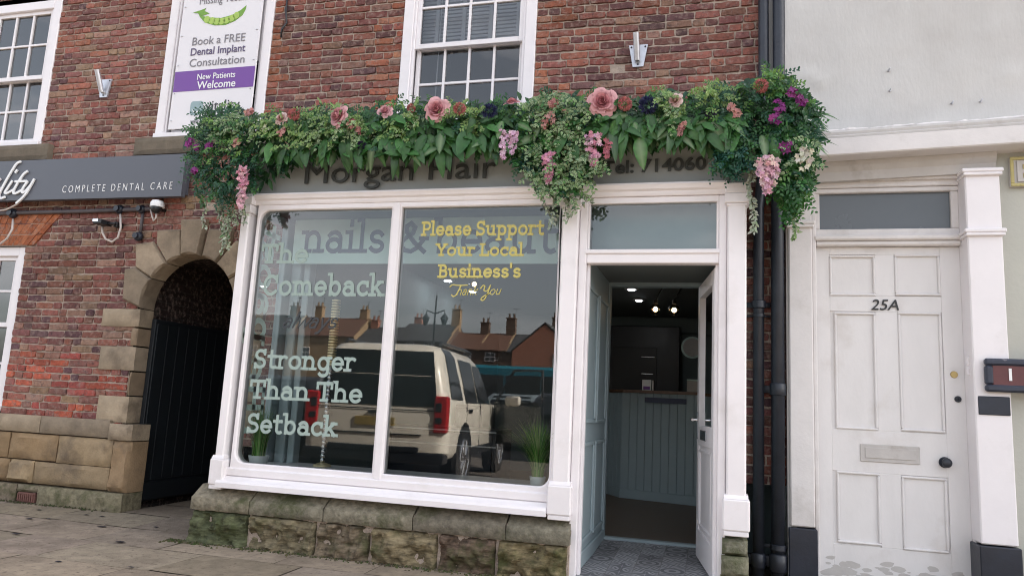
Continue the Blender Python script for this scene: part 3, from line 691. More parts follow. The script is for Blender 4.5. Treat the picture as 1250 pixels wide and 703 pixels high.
hn = MB(); hn.tube([(gx + .01, 1.2, .95), (gx + .05, 1.2, .95), (gx + .05, 1.2, 1.12), (gx + .01, 1.2, 1.12)], .008, 8); hn.build('handle', 'pipe', g_o, smooth=True)
# windows of the brick building
def sash(x0, x1, z0, z1, zm, cols, yf, blind=False, hasglass=True, bars=((1, 1)), frame=.095, sillz=None, sx=.10):
    f = MB(); yb = yf + .16
    f.box(x0, x0 + frame, yf, yb, z0, z1, .006); f.box(x1 - frame, x1, yf, yb, z0, z1, .006)
    f.box(x0 + frame, x1 - frame, yf, yb, z1 - frame, z1, .006)
    f.box(x0 + .004, x1 - .004, yf - .028, yb, z0, z0 + .05, .006)
    a0, a1 = x0 + frame, x1 - frame
    f.box(a0, a0 + .022, yf + .012, yf + .05, z0 + .05, z1 - frame, .004); f.box(a1 - .022, a1, yf + .012, yf + .05, z0 + .05, z1 - frame, .004)
    a0 += .022; a1 -= .022
    for (lo, hi, dy) in ((z0 + .05, zm + .02, .075), (zm - .02, z1 - frame, .03)):
        y0, y1 = yf + dy, yf + dy + .04
        st = .038; f.box(a0, a0 + st, y0, y1, lo, hi, .003); f.box(a1 - st, a1, y0, y1, lo, hi, .003)
        f.box(a0 + st, a1 - st, y0, y1, lo, lo + (.06 if dy > .05 else .045), .003); f.box(a0 + st, a1 - st, y0, y1, hi - .04, hi, .003)
        for i in range(1, cols): xx = a0 + st + (a1 - a0 - 2 * st) * i / cols; f.box(xx - .011, xx + .011, y0 + .004, y1, lo + .02, hi - .02, .003)
        zz = (lo + hi) / 2 + .005; f.box(a0 + st, a1 - st, y0 + .006, y1 - .002, zz - .011, zz + .011, .003)
    wo = f.build('window', 'white', BB)
    p = MB()
    for (lo, hi, dy) in ((z0 + .06, zm, .098), (zm, z1 - frame, .053)):
        p.quad((a0, yf + dy, lo), (a1, yf + dy, lo), (a1, yf + dy, hi), (a0, yf + dy, hi))
    p.build('pane', 'glass_up', wo)
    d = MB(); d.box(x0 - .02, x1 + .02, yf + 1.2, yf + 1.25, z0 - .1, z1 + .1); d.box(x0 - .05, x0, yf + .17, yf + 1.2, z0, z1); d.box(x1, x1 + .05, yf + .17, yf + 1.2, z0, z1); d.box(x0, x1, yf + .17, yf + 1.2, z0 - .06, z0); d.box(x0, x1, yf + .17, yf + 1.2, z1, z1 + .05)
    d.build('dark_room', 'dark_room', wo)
    if blind:
        b = MB(); zz = z1 - .05; n = 0
        while zz > zm + .09:
            b.box(a0 - .02, a1 + .02, yf + .22, yf + .27, zz - .03, zz - .005, .002, rot=None); zz -= .036
        b.box(a0 - .02, a1 + .02, yf + .22, yf + .27, zm + .055, zm + .085, .003)
        for k in range(4): xx = a0 + .12 + k * (a1 - a0 - .22) / 3; b.box(xx - .018, xx + .018, yf + .205, yf + .215, zm + .05 + .03 * k % .05, z1, .001)
        b.tube([(a0 + .16, yf + .2, z1), (a0 + .15, yf + .2, zm - .62)], .006, 6)
        b.build('blind', 'blind', wo)
    if sillz:
        s = MB(); block(s, x0 - .16, x1 + sx, sillz, z0 - .003, -.085, .1, (.155, .13, .10), .004, (14, 4), .012, 'stone'); s.build('sill', None, wo)
    return wo
sash(*W1[:2], W1[2] + .03, W1[3], 4.14, 4, -.018, sillz=3.225, sx=.17)
w2 = sash(*W2[:2], W2[2] + .025, W2[3], 4.14, 4, -.018, sillz=3.225, sx=.1)
sash(*W3[:2], W3[2] + .02, W3[3], 4.13, 4, -.018, blind=True, sillz=3.225)
sash(*GW[:2], GW[2], GW[3], 1.60, 5, .012)

# ------------------------------------------------------------------ dental signboard, banner, fittings on the wall
S = thing('signboard', (-6.5, -.14, 2.9), 'slate grey signboard with white script lettering fixed above the left window', 'sign')
mb = MB(); mb.prism([(-9.2, 2.800), (-4.655, 2.790), (-4.655, 3.190), (-9.2, 3.205)], -.14, -.085); mb.box(-9.15, -4.68, -.085, -.02, 2.83, 3.16); bo = mb.build('board', 'sign_grey', S)
mb = MB()
def tpos(px, py, y): return at(px, py, y)
xl, zl = tpos(76, 235.5, -.14); xr, zr = tpos(210, 231, -.14)
def serif_caps(mb, s, xl, xr, z, zr, y, h):
    font_text(mb, s, xl, z, h * 1.40, y, width=xr - xl, bold=-.012, extr=.0015, space=1.55, mat=None, slope=(zr - z) / (xr - xl))
serif_caps(mb, "COMPLETE DENTAL CARE", xl, xr, zl, zr, -.141, .072)
def pxs(pts, y): return [at(px, py, y) for px, py in pts]
def script(mb, strokes, y, w, t=.006, T=None):
    for k, pl in enumerate(strokes):
        # smooth the hand-drawn stroke (Catmull-Rom)
        P = [Vector(p) for p in pl]; out = []
        for i in range(len(P) - 1):
            p0, p1, p2, p3 = P[max(i - 1, 0)], P[i], P[i + 1], P[min(i + 2, len(P) - 1)]
            for q in range(5):
                u = q / 5; out.append(.5 * ((2 * p1) + (p2 - p0) * u + (2 * p0 - 5 * p1 + 4 * p2 - p3) * u * u + (3 * p1 - p0 - 3 * p2 + p3) * u ** 3))
        out.append(P[-1])
        ribbon(mb, [(p.x, p.y) for p in out], w, t, lambda a, b, d: (a, y - d, b), .0003 * k, None)
Z = lambda lst, ox, oy, k: [(ox + a * k, oy + b * k) for a, b in lst]
st = [Z([(295, 95), (240, 130), (150, 270), (60, 430), (5, 540), (0, 590), (25, 612), (75, 598)], 0, 190, .0853),
      Z([(180, 375), (110, 480), (80, 530), (110, 542), (190, 500)], 0, 190, .0853), Z([(250, 220), (235, 240)], 0, 190, .0853),
      Z([(395, 235), (340, 280), (250, 420), (200, 520), (230, 545), (320, 500)], 0, 190, .0853), Z([(235, 375), (380, 370)], 0, 190, .0853),
      Z([(400, 380), (340, 470), (325, 525), (360, 525), (440, 440), (495, 350)], 0, 190, .0853), Z([(495, 350), (400, 520), (330, 610), (250, 680)], 0, 190, .0853),
      Z([(10, 345), (-60, 420), (-120, 540), (-60, 560), (10, 470)], 0, 190, .0853), Z([(-150, 350), (-260, 470), (-300, 550), (-220, 560), (-130, 380)], 0, 190, .0853)]
script(mb, [pxs(s_, -.145) for s_ in st], -.145, .022, .012)
mb.build('lettering', 'letter_white', bo)
# banner board
BN = thing('banner', (-4.5, -.03, 4.2), 'tall white dental advert board with a purple band over the second upper window', 'banner')
mb = MB(); bx0, bx1, bz0, bz1 = -4.965, -4.085, 3.468, 4.90; yb_ = -.052
mb.box(bx0, bx1, yb_, yb_ + .012, bz0, bz1, .002); bd = mb.build('panel', 'banner', BN)
mb = MB(); mb.box(bx0 + .006, bx1 - .006, yb_ - .003, yb_ - .0002, 3.838, 4.040, 0); pb = mb.build('purple_band', 'purple', bd)
def btext(mb, s, pl, pr, y=yb_ - .003, bold=0.0, hk=1.0, h=None):
    (xl, zl), (xr, zr) = at(*pl, y), at(*pr, y); font_text(mb, s, xl, (zl + zr) / 2, h, y, width=xr - xl, bold=bold, extr=.0008)
def lines(name, mat, items):
    for it in items: mb = MB(); btext(mb, **it); mb.build(name, mat, bd)
lines('lettering', 'grey_text', [dict(s="Missing Teeth?", pl=(244, 4.5), pr=(301, 1.5), h=.11), dict(s="Book a FREE", pl=(234.5, 56), pr=(299, 50), h=.115), dict(s="Consultation", pl=(231, 82), pr=(298, 77), h=.115)])
lines('lettering', 'purple_text', [dict(s="Dental Implant", pl=(232.5, 68), pr=(299, 63), h=.105, bold=.008)])
lines('lettering', 'letter_white', [dict(s="New Patients", pl=(240.5, 98), pr=(287, 94), h=.083, bold=.008, y=yb_ - .005), dict(s="Welcome", pl=(240, 109.5), pr=(287, 105), h=.105, bold=.012, y=yb_ - .005)])
lines('lettering', 'letter_black', [dict(s="vitality", pl=(250, 136), pr=(292, 132), h=.14, bold=0.0)])
lines('lettering', 'grey_text', [dict(s="www.", pl=(232, 152), pr=(243, 151), h=.08)])
mb = MB(); (ex, ez) = at(233, 137, yb_); s_ = .068
pts = []
for (cx, cz, a0) in ((1, 1, 0), (-1, 1, 90), (-1, -1, 180), (1, -1, 270)): pts += [(ex + s_ * .72 * cx * .0 + (s_ - .028) * cx + .028 * math.cos(rad(a0 + k * 15)) + s_ * .85, ez + (s_ - .028) * cz + .028 * math.sin(rad(a0 + k * 15)) + s_ * .5) for k in range(7)]
mb.prism(pts, yb_ - .004, yb_ - .0005); em = mb.build('emblem', 'teal_text', bd)
mb = MB(); cxm, czm = ex + s_ * .85, ez + s_ * .5
pts = [(cxm - .05 + .1 * k / 8, czm - .005 - .03 * math.sin(math.pi * k / 8)) for k in range(9)] + [(cxm + .05 - .1 * k / 8, czm - .005 - .048 * math.sin(math.pi * k / 8)) for k in range(1, 8)]
mb.prism(pts, yb_ - .006, yb_ - .0042); mb.build('emblem_smile', 'letter_white', bd)
mb = MB(); top = [(242, 16), (247, 20), (257, 22), (270, 22.5), (283, 19), (294, 13), (301, 7)]; bot = [(300, 12), (296, 19), (287, 26), (275, 31), (262, 31.5), (250, 28), (244, 21)]
mb.prism(pxs(top + bot, yb_), yb_ - .003, yb_ - .0004); mb.prism(pxs([(236, 16), (246, 13), (252, 10.5), (250, 14), (256, 17), (247, 20), (242, 17)], yb_), yb_ - .0042, yb_ - .0032)
mb.build('pea_pod_print', 'pea', bd)
mb = MB()
for (px, py) in ((253, 24.5), (259, 26), (265, 26.7), (271, 26.7), (277, 25.3), (283, 23), (289, 19.5)):
    xq, zq = at(px, py, yb_); mb.prism([(xq + .033 * math.cos(k * .5236), zq + .036 * math.sin(k * .5236)) for k in range(12)], yb_ - .0056, yb_ - .0044)
mb.build('pea_print', 'pea2', bd)
mb = MB()
for zz in (3.55, 3.82, 4.1, 4.4, 4.7):
    for xx in (bx0 + .03, bx1 - .03): mb.lathe((xx, yb_ - .002, zz), [(.009, 0), (.009, .004), (.003, .006)], 8)
mb.v = [(x, yb_ - .002 - (z_ - round(z_, 6)) if False else y, z_) for x, y, z_ in mb.v]
mb.build('screw', 'galv', bd)
# flagpole holders
def bracket(px, py, label):
    x, z = at(px, py, -.03); o = thing('flagpole_holder', (x, -.01, z), label, 'bracket', 'flagpole holders on the brick wall')
    mb = MB(); mb.prism([(x - .075, z + .085), (x + .075, z + .085), (x + .042, z - .10), (x - .042, z - .10)], -.026, -.010); pl = mb.build('back_plate', 'galv', o)
    mb = MB(); mb.tube([(x - .005, -.045, z - .055), (x - .012, -.13, z + .14)], .024, 14); mb.tube([(x - .005, -.04, z - .045), (x - .005, -.01, z - .045)], .02, 10); mb.build('socket_tube', 'galv', o, angle=40)
    mb = MB()
    for (dx, dz) in ((-.055, .066), (.055, .066), (0, -.08)): mb.sphere((x + dx, -.028, z + dz), .008, n=8)
    mb.build('screw', 'pipe', o, smooth=True)
bracket(127, 107, 'silver flagpole holder on the brick between the two left upper windows')
bracket(779, 67, 'silver flagpole holder on the brick right of the middle upper window')
# conduit with junction boxes and cables
CT = thing('cable_conduit', (-6, -.03, 2.69), 'brown metal cable conduit with junction boxes below the grey signboard', 'conduit')
mb = MB(); yc = -.035
def px3(px, py, y): x, z = at(px, py, y); return (x, y, z)
mb.tube([px3(-40, 263, yc), px3(18, 260, yc), px3(100, 258, yc), px3(192, 255, yc)], .020, 12); mb.tube([px3(175, 256, yc), px3(171, 288, yc)], .014, 10); mb.build('pipe', 'conduit', CT, smooth=True)
for (px, py, r) in ((17, 261, .05), (147, 256, .045), (174, 256, .042), (170, 289, .045)):
    mb = MB(); x, z = at(px, py, yc); mb.sphere((x, yc - .01, z), r, n=12, sq=(1, .8, 1)); mb.tube([(x, yc - .03, z), (x, yc - .06, z)], r * .6, 10)
    mb.build('junction_box', 'navy', CT, angle=40)
mb = MB(); mb.tube([px3(16, 268, -.06), px3(15, 280, -.1), px3(9, 291, -.1), px3(0, 298, -.09), px3(-12, 296, -.09)], .010, 8); mb.build('cable', 'cable', CT, smooth=True)
mb = MB(); mb.tube([px3(147, 262, -.06), px3(147.5, 278, -.1), px3(144, 290, -.1), px3(137, 295.5, -.1), px3(129, 292, -.1), px3(125, 284, -.1), px3(125, 277, -.1)], .010, 8); mb.build('cable', 'cable', CT, smooth=True)
mb = MB(); mb.tube([px3(184, 256, -.06), px3(186, 265, -.1), px3(187.5, 270, -.1), px3(190.5, 266, -.1), px3(191, 260, -.1)], .008, 8); mb.build('cable', 'cable', CT, smooth=True)
mb = MB(); mb.tube([px3(-5, 258, -.1), px3(8, 256, -.1), px3(20, 250, -.12), px3(30, 241, -.135)], .009, 8); mb.build('cable', 'cable', CT, smooth=True)
WC = thing('wall_wire', (-3.85, -.03, 4.6), 'short black wire hanging loose on the brick right of the dental board', 'wire')
mb = MB(); mb.tube([px3(352, -12, -.02), px3(349, 14, -.03), px3(350, 28, -.03), px3(344, 36, -.035), px3(343, 46, -.03)], .009, 7); mb.build('wire', 'black', WC, smooth=True)
x, z = at(131, 273, -.1); FL = thing('floodlight', (x, 0, z), 'small black floodlight under the signboard on looped cable', 'light')
mb = MB(); mb.box(x - .075, x + .02, -.20, -.06, z - .022, z + .022, .006); mb.box(x + .02, x + .10, -.12, -.09, z - .012, z + .008, .004); mb.box(x + .06, x + .1, -.09, -.006, z - .03, z + .02, .004); bd2 = mb.build('body', 'black', FL)
mb = MB(); mb.box(x - .07, x - .01, -.204, -.198, z - .004, z + .02, .001); mb.build('lens', 'chrome', FL)
x, z = at(192, 252, -.1); SC_ = thing('security_camera', (x, 0, z), 'small white domed security camera by the right end of the signboard', 'camera')
mb = MB(); mb.lathe((x, -.1, z), [(.062, -.01), (.062, .03), (.05, .05), (.02, .058)], 18); mb.build('hood', 'letter_white', SC_, angle=50)
mb = MB(); mb.sphere((x, -.11, z - .02), .05, n=14); mb.box(x - .02, x + .02, -.1, -.005, z - .03, z - .002, .003); mb.build('camera_body', 'black', SC_, angle=40)

# ------------------------------------------------------------------ shop front
SF = thing('shop_front', (-1.7, -.6, 0), 'white painted shop front with grey fascia, two large panes and an open door', 'shop front')
def frect(x0, x1, z0, z1, r, n=8, corners=(1, 1, 1, 1)):
    """rounded rectangle outline, corners: bl, br, tr, tl"""
    pts = []
    for k, (cx, cz, a0) in enumerate(((x0, z0, 180), (x1, z0, 270), (x1, z1, 0), (x0, z1, 90))):
        if corners[k]:
            ox = cx + (r if k in (0, 3) else -r); oz = cz + (r if k in (0, 1) else -r)
            pts += [(ox + r * math.cos(rad(a0 + 90 * i / n)), oz + r * math.sin(rad(a0 + 90 * i / n))) for i in range(n + 1)]
        else: pts.append((cx, cz))
    return pts
def ringframe(mb, outer, inner, y0, y1, ch=.008, mat=None):
    """frame with a hole; outer is a rectangle, inner a rounded outline"""
    n = len(inner); x0, x1, z0, z1 = outer
    def hit(p):
        cx, cz = sum(q[0] for q in inner) / n, sum(q[1] for q in inner) / n; dx, dz = p[0] - cx, p[1] - cz
        t = min([(x1 - cx) / dx if dx > 1e-6 else 9e9, (x0 - cx) / dx if dx < -1e-6 else 9e9, (z1 - cz) / dz if dz > 1e-6 else 9e9, (z0 - cz) / dz if dz < -1e-6 else 9e9])
        return (cx + dx * t, cz + dz * t)
    cx, cz = (x0 + x1) / 2, (z0 + z1) / 2
    o = [hit(p) for p in inner]
    def grow(p, k): d = Vector((p[0] - cx, p[1] - cz)); d.normalize(); return (p[0] + (k if p[0] > cx else -k), p[1] + (k if p[1] > cz else -k))
    bev = [grow(p, ch) for p in inner]
    vs = [(a, y0, c) for a, c in o] + [(a, y0, c) for a, c in bev] + [(a, y0 + ch, c) for a, c in inner] + [(a, y1, c) for a, c in inner]
    fs = []
    for r in range(3):
        for i in range(n): fs.append((r * n + i, r * n + (i + 1) % n, (r + 1) * n + (i + 1) % n, (r + 1) * n + i))
    mb.add(vs, fs, mat)
    for (a, b) in (((x0, z0), (x1, z0)), ((x1, z0), (x1, z1)), ((x1, z1), (x0, z1)), ((x0, z1), (x0, z0))):
        mb.quad((a[0], y0, a[1]), (b[0], y0, b[1]), (b[0], y1, b[1]), (a[0], y1, a[1]), mat)
    # corner fill of the front face
    for (qx, qz) in ((x0, z0), (x1, z0), (x1, z1), (x0, z1)):
        near = sorted(range(n), key=lambda i: (o[i][0] - qx) ** 2 + (o[i][1] - qz) ** 2)[:2]
        mb.add([(qx, y0, qz), (o[near[0]][0], y0, o[near[0]][1]), (o[near[1]][0], y0, o[near[1]][1])], [(0, 1, 2)], mat)
# stall riser of rock faced sandstone under a sloped coping
mb = MB(); x = -3.745; sr_cols = [(.105, .115, .062), (.21, .175, .11), (.185, .145, .10), (.235, .19, .115), (.14, .098, .072), (.20, .16, .09)]
for k, L in enumerate((.50, .55, .42, .50, .41, .48)):
    block(mb, x, min(x + L - .014, -.885), -.075, .195, -.70, -.02 if k == 0 else -.4, tuple(v * .80 for v in sr_cols[k]), .055, (44, 22), .03, 'stone_tooled', 10.0); x += L
mb.build('stall_riser', None, SF, angle=60)
mb = MB(); mb.box(-3.735, -.89, -.68, -.3, -.08, .30, 0, 'mortar')
mb.build('riser_backing', None, SF)
mb = MB(); x = -3.75; cc = [(.205, .18, .132), (.175, .158, .118), (.185, .165, .122), (.145, .128, .098), (.16, .146, .11)]
for k, L in enumerate((.50, .60, .68, .66, .43)):
    x1 = min(x + L - .006, -.88)
    block(mb, x, x1, .20, .29, -.725, -.1, cc[k], .008, (16, 4), .012, 'stone_rough', 9)
    vs = [(x + .004, -.713, .288), (x1 - .003, -.713, .288), (x1 - .003, -.60, .372), (x + .004, -.60, .372), (x + .004, -.1, .372), (x1 - .003, -.1, .372), (x + .004, -.1, .288), (x1 - .003, -.1, .288)]
    mb.add(vs, [(0, 1, 2, 3), (3, 2, 5, 4), (0, 3, 4, 6), (1, 7, 5, 2)], 'stone_rough', tuple(c * 1.15 for c in cc[k])); x += L
mb.build('stone_coping', None, SF, angle=40)
mb = MB(); block(mb, .055, .225, -.06, .115, -.71, -.02, (.15, .14, .07), .012, (8, 8), .02, 'stone_rough'); block(mb, .06, .22, .12, .235, -.715, -.02, (.19, .18, .13), .01, (8, 6), .02, 'stone_rough'); block(mb, .065, .215, .24, .335, -.70, -.02, (.21, .20, .155), .01, (8, 6), .02, 'stone_rough')
mb.build('pilaster_base_stone', None, SF, angle=40)
# moss and grit creeping along the foot
mb = MB()
for i in range(900):
    x = U(-3.85, -.9) if R_() < .75 else U(-3.9, -3.5); y = -.715 - abs(random.gauss(0, .035)); z = gz(y)
    h = U(.004, .016); g = U(.6, 1.2); c = random.choice([(.05, .07, .02), (.08, .075, .03), (.10, .085, .055)]); r = U(.005, .012)
    mb.add([(x - r, y - r, z), (x + r, y - r * .6, z), (x + r * .4, y + r, z), (x, y, z + h)], [(0, 1, 3), (1, 2, 3), (2, 0, 3)], None, tuple(v * g for v in c))
for i in range(420):
    x = U(-9, ARCX - ARCR); y = -.115 - abs(random.gauss(0, .02)); z = gz(y); r = U(.005, .011); c = random.choice([(.05, .065, .02), (.07, .06, .035)])
    mb.add([(x - r, y - r, z), (x + r, y - r * .6, z), (x + r * .4, y + r, z), (x, y, z + U(.004, .02))], [(0, 1, 3), (1, 2, 3), (2, 0, 3)], None, c)
tag(mb.build('moss', 'moss'), kind='stuff')

YF = -.655
# pilasters
def pil(x0, x1, ledge):
    mb = MB(); xm = (x0 + x1) / 2
    mb.box(x0, x1, -.70, -.56, .57, 2.46, .010)
    mb.box(x0 - .018, x1 + .018, -.715, -.56, 2.462, 2.53, .006); mb.box(x0 - .006, x1 + .006, -.705, -.56, 2.445, 2.461, .003)
    mb.box(x0 - .022, x1 + .022, -.722, -.56, .385, .575, .009); mb.box(x0 - .014, x1 + .014, -.716, -.56, .355, .384, .004)
    mb.prism([(-.715, .576), (-.70, .60), (-.56, .60), (-.56, .576)], x0 - .012, x1 + .012, axis='x')
    return mb
pil(-3.60, -3.525, 0).build('pilaster', 'white', SF); pil(-1.022, -.905, 0).build('pilaster', 'white', SF); pil(.085, .205, 0).build('pilaster', 'white', SF)
# window frame with two panes
YG = -.62
mb = MB()
ringframe(mb, (-3.522, -2.275, .44, 2.535), frect(-3.458, -2.335, .553, 2.494, .085, 8, (1, 0, 0, 1)), YF, YG + .05)
ringframe(mb, (-2.273, -1.024, .44, 2.535), frect(-2.252, -1.02 - .03, .553, 2.494, .075, 8, (0, 1, 0, 0)), YF, YG + .05)
mb.box(-2.318, -2.262, YF - .008, YF + .03, .515, 2.534, .004)
mb.box(-3.53, -1.03, -.672, -.60, .455, .515, .008)
mb.prism([(-.735, .372), (-.735, .408), (-.722, .425), (-.69, .438), (-.675, .453), (-.6, .453), (-.6, .372)], -3.548, -1.045, axis='x')
mb.box(-3.5, -.93, -.60, -.02, .44, .526, 0)
fr_o = mb.build('window_frame', 'white', SF, angle=30)
def pane(x0, x1, z0, z1, y, name='pane'):
    mb = MB(); mb.quad((x0, y, z0), (x1, y, z0), (x1, y, z1), (x0, y, z1)); return mb.build(name, 'glass', SF, fix=False)
p1 = pane(-3.49, -2.30, .50, 2.52, YG); p2 = pane(-2.29, -1.03, .50, 2.52, YG)
mb = MB(); mb.quad((-3.505, -.60, .50), (-3.505, -.20, .50), (-3.505, -.20, 2.50), (-3.505, -.60, 2.50)); pr_ = mb.build('return_pane', 'glass', SF, fix=False)
# lettering on the panes (outer face)
yv = YG - .0025
def vt(mb, s, pl, pr, ptop, mat, w=.165, y=yv, slab=True, shear=0, gap=0.0):
    (xl, zl), (xr, zr) = at(*pl, y), at(*pr, y); zt = at(pl[0], ptop, y)[1]
    facade_text(mb, s, xl, xr, zl, (zt - zl), y, w=w, slab=slab, shear=shear, t=.0008, mat=mat, zr=zr, gap=gap)
for q in (("The", (318, 321), (376, 320.5), 297), ("Comeback", (320, 360), (469, 361), 334), ("Stronger", (309, 448.5), (434, 453), 424.5), ("Than The", (304, 485.5), (442, 491.5), 461.5), ("Setback", (300, 527), (412, 532.5), 502.5)):
    mb = MB(); vt(mb, *q, None); tag(mb.build('lettering', 'vinyl', p1), 'pale mint slogan line on the left pane')
mb = MB(); vt(mb, "always", (342, 400), (409, 401), 380, None, w=.12, slab=False, shear=.5, gap=-.08); mb.build('script_lettering', 'vinyl_dark', p1)
for q in (("Please Support", (514, 287.5), (664, 286.5), 270), ("Your Local", (532, 312), (639, 312), 296.5), ("Business's", (534, 338.5), (636, 338.5), 322)):
    mb = MB(); vt(mb, *q, None, w=.18); tag(mb.build('lettering', 'vinyl_gold', p2), 'gold message line on the right pane')
mb = MB(); yy_ = yv
script(mb, [pxs([(480 + x * .1993, 330 + z * .1993) for x, z in s_], yv) for s_ in ([(348, 100), (365, 88), (400, 92), (455, 90)], [(418, 92), (402, 120), (385, 150), (368, 160), (358, 150)], [(536, 110), (552, 92), (562, 100), (556, 122), (575, 125), (596, 92)], [(596, 92), (578, 140), (560, 175), (545, 184), (538, 176), (552, 160), (590, 140)])], yv, .0085, .0006)
vt(mb, "hank", (555.8, 360.5), (582.5, 360), 349, None, w=.10, slab=False, shear=.45, gap=-.1); vt(mb, "ou", (596, 360), (611, 359.6), 349, None, w=.10, slab=False, shear=.45, gap=-.1)
mb.build('script_lettering', 'vinyl_gold', p2)
# the return pane carries the same kind of lettering, read sideways and from behind
mb = MB(); k_ = .112
stroke_text(mb, "THe paost", lambda u, v, d: (-3.509 - d, -.545 + v * .285, .66 + u * .262), .17, True, 0, .0008, None)
mb.build('lettering', 'vinyl_side', pr_)
# posts, head and back of the window bay
mb = MB(); mb.box(-3.535, -3.475, -.21, -.03, .44, 2.52, .006); mb.box(-3.46, -3.37, -.13, -.02, .44, 2.52, .008); mb.box(-3.36, -3.30, -.10, .0, .44, 2.52, .006)
mb.box(-3.53, -3.48, -.60, -.21, 2.47, 2.53, .004); mb.box(-3.53, -3.48, -.60, -.21, .44, .515, .004)
mb.build('corner_post', 'teal', SF)
mb = MB(); mb.box(-3.53, .2, -.60, .05, 2.54, 2.60); mb.build('bay_ceiling', 'ceiling', SF)
# fascia, cornice mouldings, roof of the fascia box
mb = MB(); mb.box(-3.66, .10, -.640, -.02, 2.620, 2.955, .003); mb.box(.1005, .225, -.655, -.02, 2.60, 2.958, .003); fa = mb.build('fascia', 'fascia', SF)
mb = MB()
mb.prism([(-.60, 2.618), (-.70, 2.618), (-.705, 2.605), (-.694, 2.592), (-.690, 2.578), (-.672, 2.566), (-.670, 2.548), (-.662, 2.536), (-.60, 2.536)], -3.62, .08, axis='x')
mb.box(-3.64, -3.50, -.712, -.58, 2.531, 2.60, .006); mb.box(.068, .222, -.712, -.58, 2.531, 2.60, .006); mb.box(-1.04, -.89, -.709, -.58, 2.531, 2.60, .006)
mb.build('cornice', 'white', SF, angle=30)
mb = MB(); yt = -.641
(xl, zl), (xr, zr) = at(373, 226, yt), at(606, 218.5, yt); font_text(mb, "Morgan Hair", xl, zl + .005, .245, yt - .012, width=xr - xl, bold=.0, extr=.006, slope=(zr - zl) / (xr - xl))
tag(mb.build('lettering', 'fascia_letter', fa), 'dark raised shop name letters')
mb = MB(); (xl, zl), (xr, zr) = at(735, 213, yt), at(862, 207, yt); font_text(mb, "Tel: 714060", xl, zl, .125, yt - .008, width=xr - xl, bold=.022, extr=.004, slope=(zr - zl) / (xr - xl)); mb.build('lettering', 'fascia_letter', fa)
# doorway: jambs, transom, fanlight
mb = MB()
mb.box(-.903, -.848, YF, -.56, .0, 2.535, .006); mb.box(.032, .083, YF, -.56, .0, 2.535, .006)
mb.box(-.848, .032, YF + .004, -.56, 2.07, 2.165, .006); mb.box(-.848, .032, YF + .006, -.565, 2.490, 2.535, .004)
mb.box(-.86, .04, YF - .008, YF + .003, 2.135, 2.165, .004)
mb.box(-.848, -.832, YF + .012, -.57, 2.165, 2.49, .003); mb.box(.016, .032, YF + .012, -.57, 2.165, 2.49, .003)
mb.box(-.848, -.828, -.61, -.56, .0, 2.07, .003); mb.box(.012, .032, -.61, -.56, .0, 2.07, .003)
mb.build('door_frame', 'white', SF)
pane(-.84, .022, 2.15, 2.50, YG, 'fanlight_pane')
mb = MB(); mb.box(-.845, .03, -.45, -.44, 2.12, 2.535); mb.build('fanlight_backing', 'fan_board', SF)
# lobby
def LF(y): return .012 + .045 * (y + .6) / 1.2
mb = MB(); mb.box(-.90, -.853, -.56, .60, 0, 2.2); mb.box(.06, .10, -.56, .60, 0, 2.2); mb.build('lobby_panel', 'teal', SF)
mb = MB()
for (a, b) in ((-.52, -.05), (.02, .50)):
    for (c, d) in ((.18, .85), (.98, 1.95)):
        for (y0, y1, z0, z1) in ((a, b, c, c + .028), (a, b, d - .028, d), (a, a + .028, c + .028, d - .028), (b - .028, b, c + .028, d - .028)): mb.box(-.853, -.838, y0, y1, z0, z1, .004)
mb.box(-.853, -.835, -.56, .56, .03, .13, .004); mb.build('panel_moulding', 'teal', SF)
mb = MB(); mb.box(-.855, .07, -.55, .56, 2.145, 2.19); mb.build('lobby_ceiling', 'ceiling', SF)
mb = MB(); mb.box(-.90, -.838, .56, .66, .03, 2.15, .006); mb.box(-.90, .08, .562, .658, 2.112, 2.15, .005); mb.box(.02, .08, .56, .66, .03, 2.15, .006); mb.box(-.838, .02, .565, .64, .03, .075, .004); mb.build('inner_door_frame', 'teal', SF)
mb = MB(); mb.add([(-.853, -.66, LF(-.66)), (.06, -.66, LF(-.66)), (.06, .57, LF(.57)), (-.853, .57, LF(.57)), (-.853, -.66, -.05), (.06, -.66, -.05)], [(0, 1, 2, 3), (4, 5, 1, 0)]); structure('tiled_floor', mb, 'tile')
# the open door leaf, hinged on the right jamb and swung into the lobby
def floor_at(px, py, z):
    d = CR @ Vector(((px - 625) / F_PX, 1, -(py - 351.5) / F_PX)); t = (z - CAM.z) / d.z; p = CAM + d * t; return p.x, p.y
fx, fy = floor_at(843.5, 674, .07); hx, hy = .028, -.575; fx += .055
ang = math.atan2(fy - hy, fx - hx); LW = min(.86, math.hypot(fx - hx, fy - hy))
TM = Matrix.Translation((hx, hy, 0)) @ Matrix.Rotation(ang, 4, 'Z')
def xf(mb, T=TM): mb.v = [tuple(T @ Vector(p)) for p in mb.v]; return mb
DR_ = MB(); z0, z1, mid = .055, 2.055, .93
for (a, b, c, d) in ((0, .10, z0, z1), (LW - .10, LW, z0, z1), (.10, LW - .10, z0, z0 + .2), (.10, LW - .10, z1 - .1, z1), (.10, LW - .10, mid - .07, mid + .07)): DR_.box(a, b, -.022, .022, c, d, .003)
DR_.box(.10, LW - .10, -.010, .010, z0 + .2, mid - .07)
for (c, d) in ((z0 + .23, mid - .10),):
    for (a, b, e, f_) in ((.13, LW - .13, c, c + .02), (.13, LW - .13, d - .02, d), (.13, .15, c, d), (LW - .15, LW - .13, c, d)): DR_.box(a, b, -.02, .02, e, f_, .004)
do = xf(DR_).build('door', 'white', SF); tag(do, 'open white half glazed shop door')
